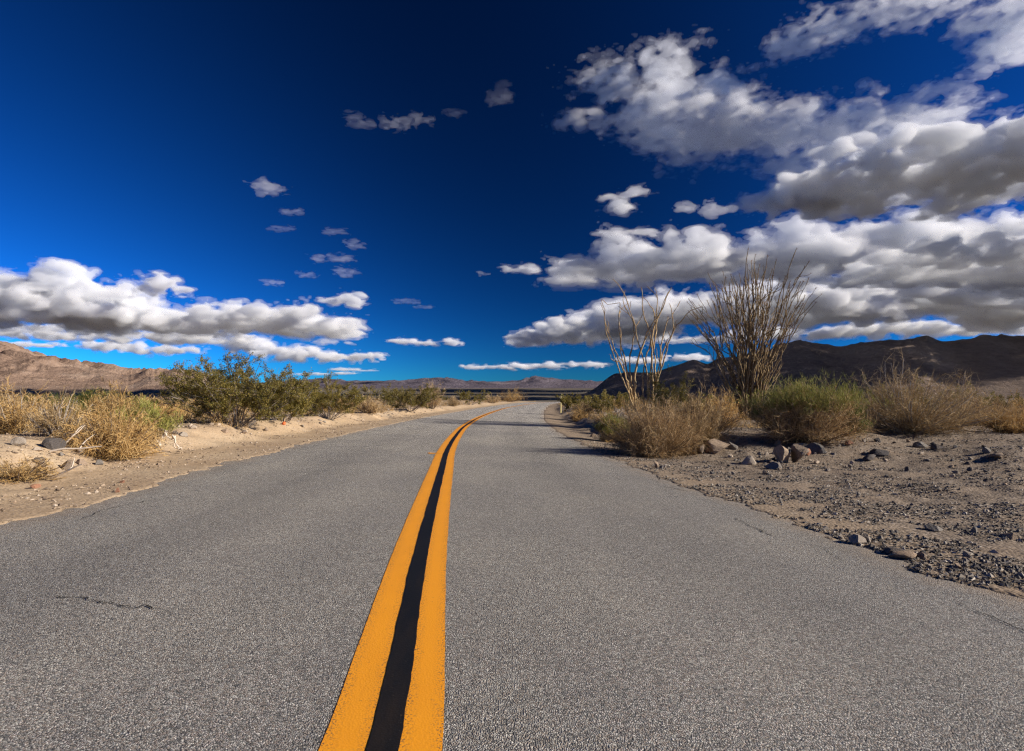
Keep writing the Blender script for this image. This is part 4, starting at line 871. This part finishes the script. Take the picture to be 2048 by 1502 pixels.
R_L = [(97, 898, 56, 34, 'dark rounded boulder in shade at the left bank', M_RDARK), (128, 940, 46, 28, 'tan rock on the left bank slope', M_ROCK), (193, 930, 22, 14, 'blue-grey stone at the foot of the golden tumbleweed', M_RGREY), (160, 930, 26, 18, 'small tan rock beside the blue-grey stone', M_ROCK), (72, 926, 26, 18, 'brown rock left of the tan bank rock', M_ROCK),
       (32, 892, 30, 24, 'pale angular rock near the left picture edge', M_RPALE), (158, 906, 18, 14, 'small pale stone above the bank left of the tumbleweed', M_RPALE), (118, 912, 16, 10, 'small grey stone on the left bank top', M_RGREY), (72, 902, 22, 12, 'flat pale stone by the dark boulder', M_RPALE), (66, 977, 26, 12, 'orange-tan stone lying on the left sandy shoulder', M_RRED),
       (243, 966, 16, 8, 'little orange stone on the left sandy shoulder', M_RRED), (233, 985, 12, 12, 'pink stone in the broken asphalt at the left edge', M_RRED), (365, 872, 26, 12, 'pale stone on top of the left bank', M_RPALE), (345, 868, 20, 10, 'dark stone on top of the left bank', M_RDARK), (488, 868, 16, 10, 'whitish stone below the largest creosote', M_RPALE), (530, 862, 12, 8, 'small tan stone below the largest creosote', M_ROCK)]
for i, (x, r, w, h, lab, mt) in enumerate(R_L): rock(x, r, w, h, lab, mt, GSL, i + 3)
# more countable stones, alike ones share a label
for i in range(120):
    x = RB.uniform(1400, 2046); r = RB.uniform(882, 955) if i < 95 else RB.uniform(955, 1150)
    if x < 1300 + (r - 938) * 3.4: continue
    s = RB.uniform(7, 16) * (1 if r < 955 else .8); mt = RB.choice([M_RGREY, M_ROCK, M_RDARK, M_RGREY, M_RPALE])
    rock(x, r, s, s * RB.uniform(.4, .75), ('small' if s < 10.5 else 'fist-sized') + ' ' + {'grey_stone': 'grey', 'granite_stone': 'tan', 'dark_stone': 'dark', 'pale_stone': 'pale'}[mt.name] + ' stone on the gravel ' + ('left of the cracked boulder' if x < 1560 else 'near the cracked boulder' if x < 1680 else 'mid pull-out' if x < 1860 else 'towards the right edge') + (' at the back' if r < 905 else ' in the middle' if r < 955 else ' close by'), mt, 'small stones strewn over the pull-out', i, sub=2)
for i in range(90):
    y = RB.uniform(7, 45); u = RB.uniform(1.3, 2.6); x = float(XL(y)) - u; P = (x - 0) / y * F_PX + CX
    if P < -20: continue
    key = (i % 9, 'pale_stone' if i % 3 else 'granite_stone', 2)
    if key not in RV: RV[key] = rock_mesh(300 + i % 9, 2); RV[key].materials.append(M_RPALE if i % 3 else M_ROCK)
    s = RB.uniform(.03, .085); o = link('rock', RV[key], None, None, (x, y, gz(x, y) + s * .25), RB.uniform(0, 6), None); o.scale = (s, s * RB.uniform(.7, 1.2), s * .6)
    tag(o, ('pale' if i % 3 else 'tan') + ' stone lying along the left sandy bank ' + ('below the golden tumbleweed' if P < 330 else 'below the largest creosote' if P < 560 else 'below the second creosote' if P < 720 else 'below the low wide creosote' if P < 880 else 'towards the bend') + (', small' if s < .05 else ', larger'), 'rock', 'small stones along the left bank')
def gravel(name, label, n, region, smin, smax, mat, seed):
    rg = np.random.default_rng(seed); x, y = region(rg, n); n = len(x)
    s = smin * (smax / smin) ** (rg.uniform(size=n) ** 2.6) * (1 + .02 * y)
    oc = np.array([[1, 0, 0], [0, 1, 0], [-1, 0, 0], [0, -1, 0], [.1, .1, .62], [0, 0, -.6]], float)
    V = oc[None] * (1 + .35 * rg.normal(size=(n, 6, 1))) ; V = V + .15 * rg.normal(size=(n, 6, 3)); a = rg.uniform(0, 6.28, n)
    R = np.stack([np.stack([np.cos(a), -np.sin(a)], 1), np.stack([np.sin(a), np.cos(a)], 1)], 1); V[:, :, :2] = np.einsum('nij,nkj->nki', R, V[:, :, :2])
    V = V * s[:, None, None] + np.stack([x, y, ground(x, y) + s * .22], 1)[:, None]
    f = np.array([[0, 1, 4], [1, 2, 4], [2, 3, 4], [3, 0, 4], [1, 0, 5], [2, 1, 5], [3, 2, 5], [0, 3, 5]])
    F = (np.arange(n)[:, None, None] * 6 + f[None]).reshape(-1, 3)
    o = link(name, mesh_np(name, V.reshape(-1, 3), F), mat); tag(o, label, 'gravel', None, 'stuff')
M_GRAVEL = mat_island('gravel_chips', [(0, (.06, .055, .05)), (.35, (.15, .133, .115)), (.75, (.27, .235, .19)), (1, (.52, .46, .38))], .9, .15)
M_SGRAV = mat_island('sandy_chips', [(0, (.12, .09, .07)), (.4, (.30, .22, .15)), (.8, (.44, .34, .24)), (1, (.52, .43, .33))], .9, .1)
def reg_right(rg, n):
    y = np.exp(rg.uniform(math.log(2.2), math.log(14), n)); u = rg.uniform(0, 1, n) ** 1.1 * (1.05 * y + 1.0); x = XR(y) + .02 + u - .06 * rg.uniform(size=n)
    k = (fbm(x * 1.1, y * 1.5, 4, 71) + .35 * (rg.uniform(size=n) - .3) > -.12) & (x < 1.0 * y + .6); return x[k], y[k]
def reg_left(rg, n):
    y = np.exp(rg.uniform(math.log(3), math.log(34), n)); u = rg.uniform(0, 1, n) * 3.4; x = XL(y) - u + .05
    k = (fbm(x * .9, y * .7, 4, 73) + .5 * (rg.uniform(size=n) - .5) > -.05); return x[k], y[k]
gravel('gravel', 'loose grey and brown gravel on the right pull-out', 130000, reg_right, .003, .017, M_GRAVEL, 1)
gravel('gravel', 'fine sandy chippings on the left shoulder', 18000, reg_left, .004, .02, M_SGRAV, 2)

# ------------------------------------------------------------------ roadside odds and ends
p = G(1122, 826); mp = p[1] / F_PX; H = 38 * mp
mpost = MT('post_plastic', .6, .3); mpost.color(mpost.mix(mpost.noise(6, 4, .6), (.62, .52, .22), (.50, .42, .20))); mref = MT('reflector', .3, .5); mref.color((.75, .70, .45))
import bmesh
def boxm(name, x, y, z0, z1, bev=.006):
    bm = bmesh.new(); bmesh.ops.create_cube(bm, size=1)
    for v in bm.verts: v.co = (v.co.x * x, v.co.y * y, z0 + (v.co.z + .5) * (z1 - z0))
    bmesh.ops.bevel(bm, geom=bm.edges[:], offset=bev, segments=2, affect='EDGES'); me = bpy.data.meshes.new(name); bm.to_mesh(me); bm.free(); return me
e = bpy.data.objects.new('marker_post', None); COL.objects.link(e); e.location = (p[0], p[1], gz(p[0], p[1]) - .05); e.rotation_euler = (0, .02, .3); tag(e, 'slim yellowish roadside marker post before the bend', 'marker post')
link('post', boxm('post', .10, .018, 0, H + .05), mpost.m, e); link('reflector', boxm('reflector', .075, .024, H - .16, H - .04, .004), mref.m, e)
# twisted dead root at the foot of the left bank
M_ROOT = mat_island('bleached_wood', [(0, (.40, .32, .24)), (1, (.58, .50, .40))])
p = G(318, 900); rg = np.random.default_rng(88); mp = p[1] / F_PX
parts = []
for q in ([(0, 0), (4, 22), (14, 36), (22, 22), (34, 4)], [(-16, 0), (-12, 16), (-2, 28), (14, 36)], [(-4, 0), (0, 12), (-10, 26), (-22, 14)], [(14, 36), (2, 44), (-10, 38)], [(22, 22), (30, 26), (40, 14), (46, 2)]):
    P = np.array([[x * mp, rg.normal() * .03, z * mp] for x, z in q]); Q, R = wand(P, .017, .007, rg, 14); parts.append(tubes(Q[None], R[None], 6))
o = link('dead_root', mesh_np('dead_root', *join(parts), True), M_ROOT, None, p.tolist()); tag(o, 'twisted bleached dead root at the left bank foot', 'root')
# an orange scrap on the left bank
p = G(567, 850); mo = MT('orange_scrap', .6, .3); mo.color((.75, .17, .05))
V = .6 * np.array([[-.06, 0, 0], [.07, .02, .01], [.08, .03, .10], [.0, .05, .14], [-.07, .03, .09], [0, -.03, .07]]); me = bpy.data.meshes.new('orange_scrap')
me.from_pydata(V.tolist(), [], [(0, 1, 5), (1, 2, 5), (2, 3, 5), (3, 4, 5), (4, 0, 5), (0, 4, 3), (0, 3, 2), (0, 2, 1)]); o = link('orange_scrap', me, mo.m, None, (p[0], p[1], p[2] + .0)); tag(o, 'crumpled orange scrap on the sandy left bank', 'scrap')
# fallen sticks
for i, (x, r, ln, lab) in enumerate([(100, 905, .5, 'pale fallen stick by the dark boulder on the left'), (118, 900, .35, 'short upright broken stick beside the dark boulder'), (105, 955, .3, 'small forked stick on the left bank foot'), (60, 862, .6, 'orange-brown fallen branch at the left edge brush')]):
    p = G(x, r); rg = np.random.default_rng(i + 200); d = np.array([[.9, .2, .25 if i != 1 else 1.6]]); P = paths(np.zeros((1, 3)), d / np.linalg.norm(d), np.array([ln]), 8, rg, .1)
    B = paths(P[0, 4][None], np.array([[.5, .3, .8]]), np.array([ln * .4]), 8, rg, .1)
    o = link('stick', mesh_np('stick', *join([tubes(P, np.linspace(.014, .005, 8)[None], 5), tubes(B, np.linspace(.008, .003, 8)[None], 5)]), True), M_ROOT, None, (p[0], p[1], p[2] + .01)); tag(o, lab, 'stick')
